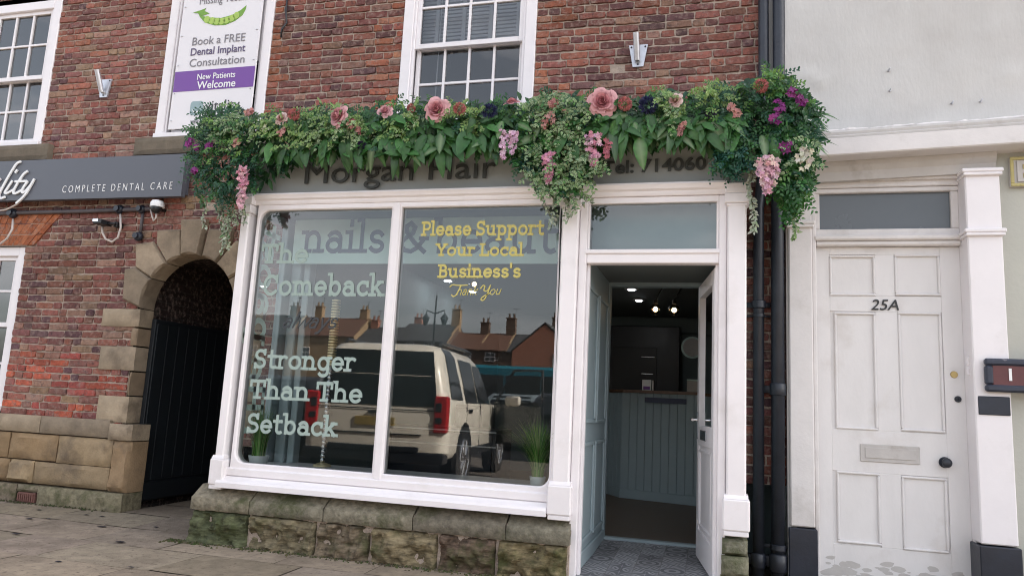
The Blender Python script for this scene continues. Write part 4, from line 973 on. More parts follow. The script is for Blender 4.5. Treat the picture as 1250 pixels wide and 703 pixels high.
mb = MB(); mb.quad((.10, 0, mid + .07), (LW - .10, 0, mid + .07), (LW - .10, 0, z1 - .10), (.10, 0, z1 - .10)); xf(mb).build('door_pane', 'glass', do, fix=False)
mb = MB()
for s_ in (-1, 1):
    mb.box(LW - .075, LW - .035, s_ * .022, s_ * .030, .90, 1.10, .003); mb.tube([(LW - .055, s_ * .03, 1.04), (LW - .055, s_ * .075, 1.04), (LW - .19, s_ * .078, 1.04)], .010, 10)
xf(mb).build('handle', 'chrome', do, angle=40)
mb = MB(); mb.box(LW * .38, LW * .72, .0225, .03, .90, .97, .003); xf(mb).build('letter_plate', 'chrome', do)

# ------------------------------------------------------------------ shop interior
structure('interior_floor', (lambda m: (m.box(-3.42, .45, .60, 6.2, .0, .055), m.box(-3.42, -.9, -.02, .60, .0, .055), m)[-1])(MB()), 'floor_wood')
structure('interior_ceiling', (lambda m: (m.box(-3.5, .55, .05, 6.3, 2.55, 2.62), m)[-1])(MB()), 'ceiling')
structure('interior_wall', (lambda m: (m.box(-3.5, -3.42, 0, 6.3, 0, 2.55), m.box(.45, .53, .66, 6.3, 0, 2.55), m.box(-3.42, .45, 6.2, 6.3, 0, 2.55), m.box(.10, .45, .60, .66, 0, 2.55), m.box(-.90, .10, .60, .655, 2.151, 2.55), m.box(-3.42, .45, 6.12, 6.2, 2.30, 2.55, .02), m)[-1])(MB()), 'teal_dark')
HB = thing('hanging_sign_board', (-2.2, -.19, 2.3), 'mint sign board with slate lettering hanging behind the shop window', 'sign')
mb = MB(); xl_, zb_ = at(356, 322, -.19); mb.box(xl_, -.96, -.19, -.175, zb_, 2.535); hb = mb.build('board', 'board_mint', HB)
mb = MB(); yv = -.1925
vt(mb, "nails", (367, 308), (470, 308), 268, None, w=.135, y=yv); vt(mb, "&", (484, 308.5), (522, 308.5), 268, None, w=.13, y=yv); vt(mb, "beauty", (528, 308.5), (712, 309), 266, None, w=.135, y=yv); mb.build('lettering', 'board_letter', hb)
# reception counter
(ax, ay), (bx, by), (c0x, c0y) = floor_at(757, 607, .055), floor_at(860, 618.5, .055), floor_at(722, 597, .055)
RC = thing('reception_counter', (ax, ay, .055), 'teal boarded reception counter with a brown wooden top', 'counter')
mb = MB(); ctz = 1.30
def boardwall(p, q, m):
    d = Vector((q[0] - p[0], q[1] - p[1], 0)); L = d.length; d.normalize(); nr = Vector((-d.y, d.x, 0)); nr = -nr if nr.y > 0 else nr
    T = Matrix(((d.x, nr.x, 0, p[0]), (d.y, nr.y, 0, p[1]), (0, 0, 1, 0), (0, 0, 0, 1))); k = 0; t = MB()
    t.box(0, L, -.3, -.012, .055, ctz)
    while k * .098 < L: t.box(k * .098, min(L, k * .098 + .093), -.012, 0, .16, ctz, .004); k += 1
    t.box(0, L, -.01, .010, .055, .16, .003)
    m.add([tuple(T @ Vector(v)) for v in t.v], t.f)
boardwall((ax, ay), (bx, by), mb); boardwall((c0x, c0y), (ax, ay), mb); mb.build('front_panel', 'teal', RC)
mb = MB(); mb.prism([(c0x, c0y - .03), (ax, ay - .035), (bx + .1, by - .03), (bx + .1, by + .45), (ax, ay + .45), (c0x, c0y + .45)], ctz, ctz + .035, axis='z'); mb.build('counter_top', 'wood_top', RC)
mb = MB(); x0_, y0_ = ax + (bx - ax) * .18, ay - .03; 
mb.box(ax + .28, ax + .95, (ay + by) / 2 - .07, (ay + by) / 2 - .055, 1.19, 1.25, .003, rot=None); mb.build('name_strip', 'board_letter', RC)
x, z = at(790, 467, ay + .15); CH = thing('card_holder', (x, ay + .15, ctz + .035), 'small white leaflet holder on the reception counter', 'leaflet holder')
mb = MB(); mb.box(x - .06, x + .05, ay + .14, ay + .17, ctz + .036, ctz + .17, .004); mb.box(x + .062, x + .08, ay + .14, ay + .17, ctz + .036, ctz + .165, .003); mb.build('leaflets', 'letter_white', CH)
mb = MB(); mb.box(x - .045, x + .035, ay + .136, ay + .1395, ctz + .05, ctz + .09); mb.build('print', 'purple', CH)
x, z = at(848, 465, ay - .02); CB = thing('card_box', (x, ay + .1, ctz + .035), 'pale square box at the right end of the reception counter', 'box')
mb = MB(); mb.box(x - .09, x + .07, ay + .0, ay + .1, ctz + .036, ctz + .18, .005); mb.build('carton', 'cornice_grey', CB); mb = MB(); mb.box(x - .092, x + .072, ay - .003, ay + .103, ctz + .17, ctz + .19, .003); mb.build('lid', 'board_mint', CB)
TVT = thing('wall_mirror_unit', (-1.4, 6.1, 1.4), 'dark shelving unit with a black recess on the back wall of the shop', 'shelf unit')
(xa, za), (xb, zb) = at(741, 397, 6.0), at(829, 480, 6.0)
mb = MB(); mb.box(xa, xb, 6.0, 6.12, .1, za, .01); mb.build('carcass', 'dark_panel', TVT)
(xc, zc), (xd, zd) = at(748, 423, 5.99), at(801, 476, 5.99); mb = MB(); mb.box(xc, xd, 5.985, 6.0, .9, zc, .004); mb.build('recess', 'black', TVT)
mb = MB()
for (q0, q1, qy) in ((783, 799, 435.5), (783, 797, 456)): (u0, w0), (u1, w1) = at(q0, qy, 5.97), at(q1, qy, 5.97); mb.box(u0, u1, 5.96, 5.983, w0 - .008, w0 + .008, .002)
mb.build('shelf_light', 'chrome', TVT)
x, z = at(845, 424, 5.5); WM = thing('oval_mirror', (x, 5.5, z), 'small pale oval mirror high on the right of the shop interior', 'mirror')
mb = MB(); mb.tube([(x, 5.5, z), (x, 5.53, z)], .16, 20); mb.build('frame', 'board_mint', WM, angle=40); mb = MB(); mb.tube([(x, 5.48, z), (x, 5.499, z)], .13, 20); mb.build('mirror_glass', 'cornice_grey', WM, angle=40)
def downlight(px, py, label):
    d = CR @ Vector(((px - 625) / F_PX, 1, -(py - 351.5) / F_PX)); t = (2.545 - CAM.z) / d.z; p = CAM + d * t
    o = thing('downlight', (p.x, p.y, 2.55), label, 'ceiling light', 'downlights in the shop ceiling')
    m = MB(); m.lathe((p.x, p.y, 2.535), [(.075, .0), (.085, .004), (.085, .014)], 18); m.build('rim', 'white', o, angle=40); m = MB(); m.lathe((p.x, p.y, 2.528), [(.040, .0), (.040, .005)], 18); m.build('lamp_face', 'emit_cool', o)
downlight(771, 352.5, 'lit ceiling downlight seen through the doorway, the one nearer the lintel'); downlight(780, 366, 'lit ceiling downlight seen through the doorway, just above the globe lamps')
downlight(547, 342, 'lit ceiling downlight seen through the window left of the gold script'); downlight(577, 355, 'lit ceiling downlight seen through the window just below the gold script')
def globe(px, py, y, label):
    x, z = at(px, py, y); o = thing('globe_lamp', (x, y, z), label, 'lamp', 'smoked globe lamps in the shop')
    m = MB(); m.sphere((x, y, z), .062, n=18); m.build('globe', 'bulb_glass', o, smooth=True); m = MB(); m.sphere((x, y, z), .026, n=12); m.build('bulb', 'emit_warm', o, smooth=True)
    m = MB(); m.tube([(x, y, z + .06), (x, y, z + .10)], .022, 10); m.tube([(x, y, z + .10), (x + .15, y + .1, 2.55)], .008, 8); m.build('stem', 'black', o, angle=40)
globe(800, 377.5, 2.2, 'lit smoked globe lamp above the counter, the left of the pair'); globe(823, 378.5, 2.2, 'lit smoked globe lamp above the counter, the right of the pair'); globe(579, 347, 2.2, 'lit smoked globe lamp seen through the right window pane')
# display column and grasses on the window board
(xt, zt), (xb, zb) = at(409, 367, -.2), at(401, 500, -.2); RCx = (xt + xb) / 2; DCy = -.2
DC = thing('ribbed_column', (RCx, DCy, .528), 'slender ribbed gold column standing behind the left pane', 'column')
mb = MB(); z = 1.32
while z < zt - .01: mb.lathe((RCx, DCy, z), [(.020, 0), (.036, .004), (.036, .016), (.020, .020)], 16); z += .0225
mb.build('ribbed_shaft', 'gold', DC, angle=50)
mb = MB(); z = .56
while z < 1.31: mb.sphere((RCx, DCy, z + .016), .021, n=10); z += .034
mb.build('beaded_stem', 'chrome', DC, smooth=True); mb = MB(); mb.lathe((RCx, DCy, .528), [(.07, 0), (.07, .012), (.02, .03)], 24); mb.build('base', 'gold', DC, angle=40)
def grasspot(px0, px1, pyb, pyt, ptop, y, label, nb, spread):
    (xa, za), (xb, zb) = at(px0, pyb, y), at(px1, pyb, y); zt = at(px0, pyt, y)[1]; zz = .528; xm = (xa + xb) / 2; r = (xb - xa) / 2; h = zt - za
    ztip = at(px0, ptop, y)[1] - za + zz
    o = thing('potted_grass', (xm, y, zz), label, 'potted plant', 'potted grasses on the window board')
    m = MB(); m.lathe((xm, y, zz), [(r * .74, 0), (r * .8, .004), (r, h), (r * .95, h), (r * .9, h * .9)], 4 if False else 20); m.build('pot', 'pot', o, angle=40)
    m = MB()
    for i in range(nb):
        a = U(0, 6.28); rr = U(0, r * .7); bx_, by_ = xm + rr * math.cos(a), y + rr * math.sin(a); L = (ztip - zz - h) * U(.55, 1.05); lean = U(.05, spread); dx, dy = math.cos(a) * lean * L, math.sin(a) * lean * L * .7
        wv = .0048; per = Vector((-math.sin(a), math.cos(a), 0)) * wv; c = random.choice([(.09, .26, .045), (.15, .36, .08), (.06, .19, .04), (.26, .38, .14)])
        vs = []
        for k in range(6):
            t = k / 5; p = Vector((bx_ + dx * t * t, by_ + dy * t * t, zz + h * .9 + L * (t - .22 * lean * t * t * t))); q = per * (1 - t * .92)
            vs += [p - q, p + q]
        m.add(vs, [(2 * k, 2 * k + 1, 2 * k + 3, 2 * k + 2) for k in range(5)], None, c)
    m.build('grass_blades', 'grass', o, fix=False)
grasspot(304, 326, 567, 555.5, 492, -.46, 'short spiky grass in a pale pot in the left corner of the shop window', 260, .4)
grasspot(646, 666, 592, 579, 505, -.46, 'tall bushy grass in a pale pot in the right corner of the shop window', 520, .95)
# salon chair
cx, cy = floor_at(556, 586, .055); SCH = thing('salon_chair', (cx, cy, .055), 'black salon chair with a chrome star base inside the shop', 'chair')
m = MB()
for k in range(5):
    a = k * 1.2566 + .3; m.tube([(cx, cy, .12), (cx + .28 * math.cos(a), cy + .28 * math.sin(a), .085)], [.022, .012], 8); m.sphere((cx + .28 * math.cos(a), cy + .28 * math.sin(a), .082), .024, n=8)
m.tube([(cx, cy, .1), (cx, cy, .48)], .03, 14); m.build('star_base', 'chrome', SCH, angle=40)
m = MB(); m.box(cx - .26, cx + .26, cy - .25, cy + .25, .48, .60, .04); m.build('seat', 'black', SCH); m = MB(); m.box(cx - .25, cx + .25, cy + .19, cy + .28, .62, 1.05, .04); m.build('backrest', 'black', SCH)
m = MB()
for s_ in (-1, 1): m.box(cx + s_ * .31 - .025, cx + s_ * .31 + .025, cy - .2, cy + .2, .70, .74, .012); m.box(cx + s_ * .31 - .015, cx + s_ * .31 + .015, cy + .05, cy + .1, .5, .7, .004)
m.build('armrest', 'black', SCH)
m = MB()
SD = thing('styling_desk', (-2.4, 2.0, .055), 'low black styling desk with pale edges inside the left of the shop', 'desk')
m.box(-3.3, -2.1, 1.7, 2.3, .78, .82, .004); m.box(-3.3, -3.26, 1.7, 2.3, .06, .78, .004); m.box(-2.14, -2.1, 1.7, 2.3, .06, .78, .004); m.build('desk_frame', 'black', SD)
m = MB(); zA, zB = at(440, 519, 1.694)[1], at(440, 536, 1.694)[1]; m.box(-3.3, -2.1, 1.694, 1.699, zA, zA + .014); m.box(-3.3, -2.1, 1.694, 1.699, zB, zB + .012); m.build('edge_strip', 'cornice_grey', SD); m = MB(); m.box(-3.25, -2.15, 1.72, 1.74, .3, .77); m.build('modesty_panel', 'dark_panel', SD)

# ------------------------------------------------------------------ rendered building on the right
RB = thing('rendered_building', (2.5, 0, 0), 'pale rendered building with a painted cornice and a grubby white panelled door', 'building')
mb = MB(); nx, nz_ = 60, 60; vs = []; fs = []
def ytop(x, z):
    e = .010 * noise.fractal(Vector((x * 1.3, z * 1.3, 4)), 1, 2, 4)
    for (qx, qz, sx_, sz_, h) in ((.66, 3.58, .05, .03, .018), (.74, 3.53, .04, .022, .02), (.80, 3.50, .03, .02, -.012), (1.95, 3.5, .06, .05, .008)):
        e += h * math.exp(-((x - qx) / sx_) ** 2 - ((z - qz) / sz_) ** 2)
    return -.10 - e * 1.4
for j in range(nz_ + 1):
    for i in range(nx + 1): x = .50 + 2.4 * i / nx; z = 3.0 + 2.6 * j / nz_; vs.append((x, ytop(x, z), z))
for j in range(nz_):
    for i in range(nx): a = j * (nx + 1) + i; fs.append((a, a + 1, a + nx + 2, a + nx + 1))
mb.add(vs, fs, 'render'); mb.box(2.9, 9, -.098, .4, 0, 8.6, 0, 'render'); mb.box(.50, 2.9, -.097, .4, 5.6, 8.6, 0, 'render'); mb.box(.50, 2.9, -.06, .4, 3.0, 5.6, 0, 'render'); mb.box(.50, .56, -.094, .4, 0, 5.6, 0, 'render')
mb.box(9, 70, -.05, 8, 0, 9.4, 0, 'render'); mb.box(.52, 9, .9, 8, 0, 8.6, 0, 'render')  # unseen row and its roof, lengthened to keep the sun off the pavement
RBW = mb.build('wall', None, RB, fix=False, angle=35); mb = MB(); mb.prism([(-.25, 8.55), (4, 11.3), (8.2, 8.55), (8.2, 8.45), (-.25, 8.45)], .45, 70, 'roof_slate', axis='x'); mb.build('roof', None, RB)
mb = MB(); mb.box(1.84, 2.9, -.10, .3, 0, 3.0); mb.build('lower_wall', 'render_green', RB)
TL = .034
def tilt(mb, x0=.62): mb.v = [(x, y, z + (x - x0) * TL) for x, y, z in mb.v]; return mb
# cornice: crumbled top edge, bed mould, deep white fascia, frieze under it
mb = MB()
mb.prism([(-.06, 2.895), (-.292, 2.895), (-.30, 2.903), (-.30, 3.018), (-.29, 3.022), (-.06, 3.022)], .505, 2.9, 'white_old', axis='x')
mb.prism([(-.06, 3.0225), (-.292, 3.0225), (-.293, 3.035), (-.280, 3.045), (-.282, 3.065), (-.270, 3.085), (-.06, 3.085)], .505, 2.9, 'cornice_grey', axis='x')
mb.prism([(-.06, 2.762), (-.122, 2.762), (-.13, 2.825), (-.15, 2.86), (-.16, 2.894), (-.06, 2.894)], .51, 1.845, 'cornice_grey', axis='x')
n = 90; vs = []
for i in range(n + 1):
    x = .505 + 2.4 * i / n; h = .002 + .010 * nz3(x * 6, 0, 1) + .006 * nz3(x * 31, 2, 1)
    vs += [(x, -.272 - .008 * nz3(x * 12, 5, 1), 3.083), (x, -.255 - .02 * nz3(x * 17, 8, 1), 3.096 + h), (x, -.09, 3.13 + h)]
mb.add(vs, [(3 * i + k, 3 * i + k + 1, 3 * i + k + 4, 3 * i + k + 3) for i in range(n) for k in (0, 1)], 'white_old')
tilt(mb).build('cornice', None, RB)
# frame, transom, fanlight surround
mb = MB()
mb.box(.675, .704, -.085, .06, .0, 2.80, .006); mb.box(1.632, 1.665, -.075, .06, .0, 2.80, .006); mb.box(1.666, 1.70, -.11, .06, 0, 2.80, .006)
mb.box(.704, 1.632, -.07, .06, 2.735, 2.80, .006); mb.box(.704, 1.632, -.055, .06, 2.70, 2.734, .005); mb.box(.70, 1.70, -.10, .06, 2.775, 2.805, .005)
mb.box(.704, 1.632, -.05, .06, 2.385, 2.435, .006); mb.box(.69, 1.66, -.095, .06, 2.345, 2.384, .01); mb.box(.704, 1.632, -.075, .06, 2.31, 2.344, .008)
mb.box(.704, .735, -.048, .06, 2.436, 2.70, .005); mb.box(1.583, 1.632, -.048, .06, 2.436, 2.70, .005)
mb.build('door_frame', 'white_old', RB)
mb = MB(); mb.quad((.73, -.02, 2.43), (1.59, -.02, 2.43), (1.59, -.02, 2.71), (.73, -.02, 2.71)); mb.build('fanlight', 'glass_frost', RB)
# pilasters with capitals and dark plinths
def pilaster(x0, x1, yf, ztop, mids):
    m = MB(); m.box(x0, x1, yf, .1, .37, ztop, .008)
    for z in mids: m.box(x0 - .012, x1 + .012, yf - .022, .1, z, z + .022, .005); m.box(x0 - .02, x1 + .02, yf - .025, .1, z + .0225, z + .05, .006)
    m.build('pilaster', 'white_old' if x0 < 1 else 'white', RB); m = MB(); m.box(x0 - .012, x1 + .012, yf - .014, .1, -.05, .362, .006); m.build('plinth_block', 'navy', RB)
pilaster(.515, .672, -.125, 2.80, (2.43,)); pilaster(1.63, 1.838, -.20, 2.80, (2.34, 2.755))
mb = MB(); (xa, za), (xb, zb) = at(1194, 483, -.206), at(1234, 507.5, -.206); mb.box(xa, xb, -.209, -.15, zb, za, .004); mb.build('dark_band', 'navy', RB)
# door 25A
D2 = MB(); yd = -.02; rects = []
for (a, b) in (((1012, 312), (1069, 361.5)), ((1091, 311), (1148.5, 361.5)), ((1018, 381), (1072, 525.5)), ((1095.5, 381), (1154, 528.5)), ((1021, 574), (1076, 666)), ((1100, 580), (1159, 675.5))):
    (xa, za), (xb, zb) = at(*a, yd), at(*b, yd); rects.append((xa, xb, zb, za))
XS = sorted({.706, 1.630}); D2.box(.706, 1.630, yd + .004, yd + .05, .05, 2.308)
def frame_around(r, k, y, m): x0, x1, z0, z1 = r
# face built as stiles and rails around sunk panels
cols_ = [rects[0][0] - .0, rects[0][1]]
xm0, xm1 = (rects[2][1] + .006, rects[3][0] - .006)
xl0, xr1 = rects[2][0] - .0, rects[3][1] + .0
D2.box(.706, min(r[0] for r in rects[::2]) , yd - .004, yd + .006, .05, 2.308, .002); D2.box(max(r[1] for r in rects[1::2]), 1.630, yd - .004, yd + .006, .05, 2.308, .002)
zr = [(max(rects[0][3], rects[1][3]), 2.308), (max(rects[2][3], rects[3][3]), min(rects[0][2], rects[1][2])), (max(rects[4][3], rects[5][3]), min(rects[2][2], rects[3][2])), (.05, min(rects[4][2], rects[5][2]))]
xL, xR = min(r[0] for r in rects[::2]), max(r[1] for r in rects[1::2])
for (a, b) in zr: D2.box(xL, xR, yd - .004, yd + .006, a, b, .002)
for q in (0, 2, 4): D2.box(rects[q][1], rects[q + 1][0], yd - .0038, yd + .006, zr[q // 2 + 1][1], zr[q // 2][0], .002)
for r in rects:
    x0, x1, z0, z1 = r; k = .016
    for (a, b, c, d) in ((x0, x1, z0, z0 + k), (x0, x1, z1 - k, z1), (x0, x0 + k, z0 + k, z1 - k), (x1 - k, x1, z0 + k, z1 - k)): D2.box(a, b, yd - .013, yd + .006, c, d, .005)
dd = D2.build('door', 'white_dirty', RB); tag(dd, 'grubby white six panel door numbered 25A')
mb = MB()
for i in range(70):
    x = U(.73, 1.6); z = .06 + abs(random.gauss(0, .055)); r = U(.006, .03); n = 9; sd = U(0, 30)
    mb.add([(x + r * 1.7 * (1 + .5 * nz3(k * .9, sd, 0)) * math.cos(k * .698), yd - .0046, max(.055, z + r * .7 * (1 + .5 * nz3(k * .9, sd, 4)) * math.sin(k * .698))) for k in range(n)], [tuple(range(n))])
    mb.v = [(a, y - .00001 * i if abs(y - (yd - .0046)) < 1e-9 and q >= len(mb.v) - n else y, c) for q, (a, y, c) in enumerate(mb.v)]
mb.build('bare_paint_patch', 'cornice_grey', dd, fix=False)
mb = MB(); (xl, zl), (xr, zr_) = at(1062.5, 379, yd), at(1097, 378, yd)
font_text(mb, "25A", xl, zl + .004, .105, yd - .009, width=xr - xl, bold=.006, shear=.22, extr=.002); mb.build('numerals', 'letter_black', dd)
(xa, za), (xb, zb) = at(1049.5, 541, yd), at(1123, 567, yd); mb = MB(); mb.box(xa, xb, yd - .012, yd - .0042, zb, za, .004); mb.box(xa + .03, xb - .025, yd - .017, yd - .0125, zb + .025, za - .022, .004); mb.build('letter_plate', 'cornice_grey', dd)
x, z = at(1155, 564.5, yd - .04); mb = MB(); mb.tube([(x, yd - .004, z), (x, yd - .012, z)], .036, 20); mb.tube([(x, yd - .01, z), (x, yd - .05, z)], .014, 12); mb.sphere((x, yd - .06, z), .032, n=16, sq=(1, .7, 1)); mb.build('knob', 'pipe', dd, angle=50)
x, z = at(1165, 457, yd - .01); mb = MB(); mb.tube([(x, yd - .004, z), (x, yd - .014, z)], [.024, .020], 18); mb.tube([(x, yd - .0142, z), (x, yd - .018, z)], .010, 12); mb.build('lock', 'brass', dd, angle=40)
x, z = at(1169.5, 487, yd - .01); mb = MB(); mb.tube([(x, yd - .004, z), (x, yd - .012, z)], .021, 16); mb.tube([(x, yd - .0122, z), (x, yd - .02, z - .004)], .008, 10); mb.build('lock', 'pipe', dd, angle=40)
mb = MB(); mb.box(.69, 1.66, -.14, .3, -.05, .048, .008); mb.build('door_step', 'stone_rough', RB); 
x, z0_ = at(1183.5, 458, -.11); z1_ = at(1183.5, 435, -.11)[1]
for k, (a, b) in enumerate(((z0_, (z0_ + z1_) / 2 - .004), ((z0_ + z1_) / 2 + .004, z1_))):
    DB = thing('doorbell', (x, -.11, a), ('lower of two small white doorbells on the frame beside the panelled door', 'upper of two small white doorbells on the frame beside the panelled door')[k], 'doorbell', 'doorbells by the panelled door')
    mb = MB(); mb.box(x - .018, x + .018, -.128, -.109, a, b, .004); mb.build('case', 'white', DB); mb = MB(); mb.box(x - .008, x + .008, -.133, -.1285, (a + b) / 2 - .012, (a + b) / 2 + .012, .002); mb.build('push_button', 'white_old', DB)
# plaque and yellow sign
(xa, za), (xb, zb) = at(1201.5, 437, -.235), at(1262, 480, -.235)
PQ = thing('wall_plaque', (xa, -.235, za), 'maroon plaque in a worn navy frame at the right edge by the white pilaster', 'plaque')
xb = xa + .62; mb = MB(); k = .045
for (a, b, c, d) in ((xa, xb, zb, zb + k), (xa, xb, za - k, za), (xa, xa + k, zb + k, za - k), (xb - k, xb, zb + k, za - k)): mb.box(a, b, -.25, -.205, c, d, .012)
mb.build('frame', 'plaque_frame', PQ); mb = MB(); mb.box(xa + k, xb - k, -.236, -.21, zb + k, za - k); pp = mb.build('panel', 'red_plaque', PQ)
mb = MB(); xq, zq = at(1232, 464, -.24); font_text(mb, "1", xq, zq, .105, -.239, bold=.03, extr=.001); mb.build('lettering', 'letter_white', pp)
(xa, za), (xb, zb) = at(1231, 193, -.115), at(1262, 228, -.115)
YS = thing('letter_sign', (xa, -.12, zb), 'faded yellow framed sign with a grey letter E at the right edge under the cornice', 'sign')
xb = xa + .46; mb = MB(); mb.box(xa, xb, -.13, -.1, zb, za, .004); mb.build('board', 'cornice_grey', YS); k = .022; mb = MB()
for (a, b, c, d) in ((xa, xb, zb, zb + k), (xa, xb, za - k, za), (xa, xa + k, zb + k, za - k), (xb - k, xb, zb + k, za - k)): mb.box(a, b, -.138, -.1305, c, d, .003)
mb.build('frame', 'yellow', YS)
mb = MB(); h = za - zb; mb.box(xa + .075, xb - .03, -.134, -.131, zb + .03, za - .03); 
mb.build('ground', 'yellow', YS); mb = MB(); mb.box(xa + .04, xa + .07, -.140, -.1345, zb + .03, za - .03)
for t in (.0, .5, 1.0): zz = zb + .03 + (h - .085) * t; mb.box(xa + .07, xa + .22, -.140, -.1345, zz, zz + .025)
mb.build('lettering', 'cornice_grey', YS)
for i, (px, py) in enumerate(((1085, 86), (1086, 111), (1162, 126), (1197, 124))):
    x, z = at(px, py, -.11); o = thing('wall_stud', (x, -.1, z), ('grey metal stud high on the pale render, upper of the left pair', 'grey metal stud on the pale render, lower of the left pair', 'small grey stud above the cornice, left of the lower right pair', 'small grey stud above the cornice, right of the lower right pair')[i], 'stud', 'small studs in the pale render')
    mb = MB(); mb.tube([(x, -.09, z), (x + .004, -.135, z + .006)], [.007, .004], 8); mb.sphere((x + .003, -.115, z - .005), .005, n=8); mb.build('pin', 'galv', o, smooth=True)
# drainpipes
def pipe(path, r, collars, label, hold):
    o = thing('drainpipe', path[-1], label, 'drainpipe', 'drainpipes between the two buildings'); m = MB(); m.tube(path, r, 18); m.build('pipe', 'pipe', o, smooth=True)
    for (z, k, hgt) in collars:
        x = min(path, key=lambda p: abs(p[2] - z)); ps = sorted(path, key=lambda p: p[2]); 
        for a, b in zip(ps, ps[1:]):
            if a[2] <= z <= b[2]: t = (z - a[2]) / max(1e-6, b[2] - a[2]); xx = a[0] + (b[0] - a[0]) * t; yy = a[1] + (b[1] - a[1]) * t
        m = MB(); m.tube([(xx, yy, z - hgt), (xx, yy, z - hgt * .8), (xx, yy, z + hgt * .8), (xx, yy, z + hgt)], [r * 1.02, r * k, r * k, r * 1.02], 18)
        if hold: m.box(xx - r * 2.2, xx + r * 2.2, yy + r * .7, yy + r * .7 + .02, z - hgt * .6, z + hgt * .6, .003)
        m.build('collar', 'pipe', o, angle=50)
pipe([(.352, -.075, 8.3), (.352, -.075, 2.95), (.345, -.075, 2.85), (.315, -.075, 2.6), (.312, -.075, .0)], .038, [(1.88, 1.3, .03), (1.80, 1.15, .012), (.12, 1.25, .05), (3.6, 1.2, .02)], 'slim black drainpipe beside the shop front, left of the thicker one', True)
pipe([(.462, -.085, 8.3), (.462, -.085, 3.0), (.445, -.095, 2.6), (.437, -.10, .0)], .045, [(1.28, 1.22, .045), (.12, 1.28, .06), (.22, 1.15, .02)], 'thick black drainpipe against the corner of the pale building', True)
mb = MB(); mb.box(.395, .47, -.03, .02, 2.9, 8.3); mb.build('painted_strip', 'render', BB)

# ------------------------------------------------------------------ flower garland
GA = thing('flower_garland', (-1.7, -.8, 2.95), 'long garland of artificial leaves, pink roses and trailing ivy above the shop fascia', 'garland')
def pin(px, py, poly):
    c = False; n = len(poly); j = n - 1
    for i in range(n):
        xi, yi = poly[i]; xj, yj = poly[j]
        if (yi > py) != (yj > py) and px < (xj - xi) * (py - yi) / (yj - yi) + xi: c = not c
        j = i
    return c
TOP = [(228, 172), (240, 150), (258, 132), (285, 128), (310, 138), (330, 137), (360, 142), (400, 130), (440, 132), (470, 128), (505, 124), (540, 128), (580, 126), (610, 124), (650, 122), (685, 112), (705, 116), (730, 120), (770, 122), (800, 112), (830, 110), (865, 106), (895, 102), (915, 96), (940, 86), (965, 94), (985, 118), (996, 145)]
BOT = [(1000, 165), (990, 190), (982, 215), (975, 238), (955, 232), (935, 205), (915, 200), (888, 205), (870, 186), (845, 176), (815, 172), (785, 182), (755, 180), (735, 190), (710, 228), (690, 238), (668, 232), (645, 208), (620, 190), (585, 182), (550, 188), (500, 188), (450, 190), (410, 192), (380, 195), (345, 212), (322, 222), (300, 235), (275, 242), (250, 222), (240, 200)]
POLY = TOP + BOT
def lerpc(a, b, t): return tuple(a[i] + (b[i] - a[i]) * t for i in range(3))
def leaf(mb, p, d, nrm, L, W, cm, ce, fold=.25, droop=.3, n=4, tipw=0.05):
    d = d.normalized(); s = d.cross(nrm)
    if s.length < 1e-3: s = d.cross(Vector((.3, .8, .2)))
    s.normalize(); nn = s.cross(d).normalized()
    vs = []; cs = []
    for k in range(n + 1):
        t = k / n; wd = W * .5 * (math.sin(math.pi * min(1, t * .93 + .05)) ** .75 if k < n else tipw) * (1.12 - .35 * t)
        c = p + d * (L * t) - nn * (droop * L * t * t) + Vector((0, 0, -1)) * (droop * .35 * L * t * t); up = nn * (fold * wd)
        g_ = 1.0 if n < 6 else (1.22 if k % 2 else .82)
        vs += [c + s * wd + up, c, c - s * wd + up]; cs += [tuple(v * g_ for v in ce), cm, tuple(v * g_ for v in ce)]
    fs = []
    for k in range(n): a = 3 * k; fs += [(a, a + 1, a + 4, a + 3), (a + 1, a + 2, a + 5, a + 4)]
    mb.add(vs, fs, None, cs)
def rdir(down=.5, out=.5, side=1.0):
    return Vector((U(-side, side), -out * U(.2, 1.2), -down + U(-.55, .55)))
def put(px, py, y):
    y = -.655 + (y + .655) * .70; x, z = at(px, py, y); return Vector((x, y, z))
def sample(poly, x0=None, x1=None):
    xs_ = [p[0] for p in poly]; ys_ = [p[1] for p in poly]; a, b, c, d = (min(xs_) if x0 is None else x0), (max(xs_) if x1 is None else x1), min(ys_), max(ys_)
    for _ in range(400):
        px, py = U(a, b), U(c, d)
        if pin(px, py, poly): return px, py
    return px, py
def vcol(c, k=.25): g = U(1 - k, 1 + k); return tuple(max(.004, v * g * U(.92, 1.08)) for v in c)
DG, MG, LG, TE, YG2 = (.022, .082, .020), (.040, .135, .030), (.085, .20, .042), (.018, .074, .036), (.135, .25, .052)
# dark inner foliage so that no daylight shows through
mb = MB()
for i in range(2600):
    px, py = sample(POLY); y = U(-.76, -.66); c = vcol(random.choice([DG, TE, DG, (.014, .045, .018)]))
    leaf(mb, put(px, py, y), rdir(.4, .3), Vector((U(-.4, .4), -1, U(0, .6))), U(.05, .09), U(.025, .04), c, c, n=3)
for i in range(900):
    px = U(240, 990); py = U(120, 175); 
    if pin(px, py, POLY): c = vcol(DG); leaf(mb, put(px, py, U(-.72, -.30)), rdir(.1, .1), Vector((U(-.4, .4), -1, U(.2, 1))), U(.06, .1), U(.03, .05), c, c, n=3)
mb.build('inner_foliage', 'leaf', GA, fix=False, smooth=True)
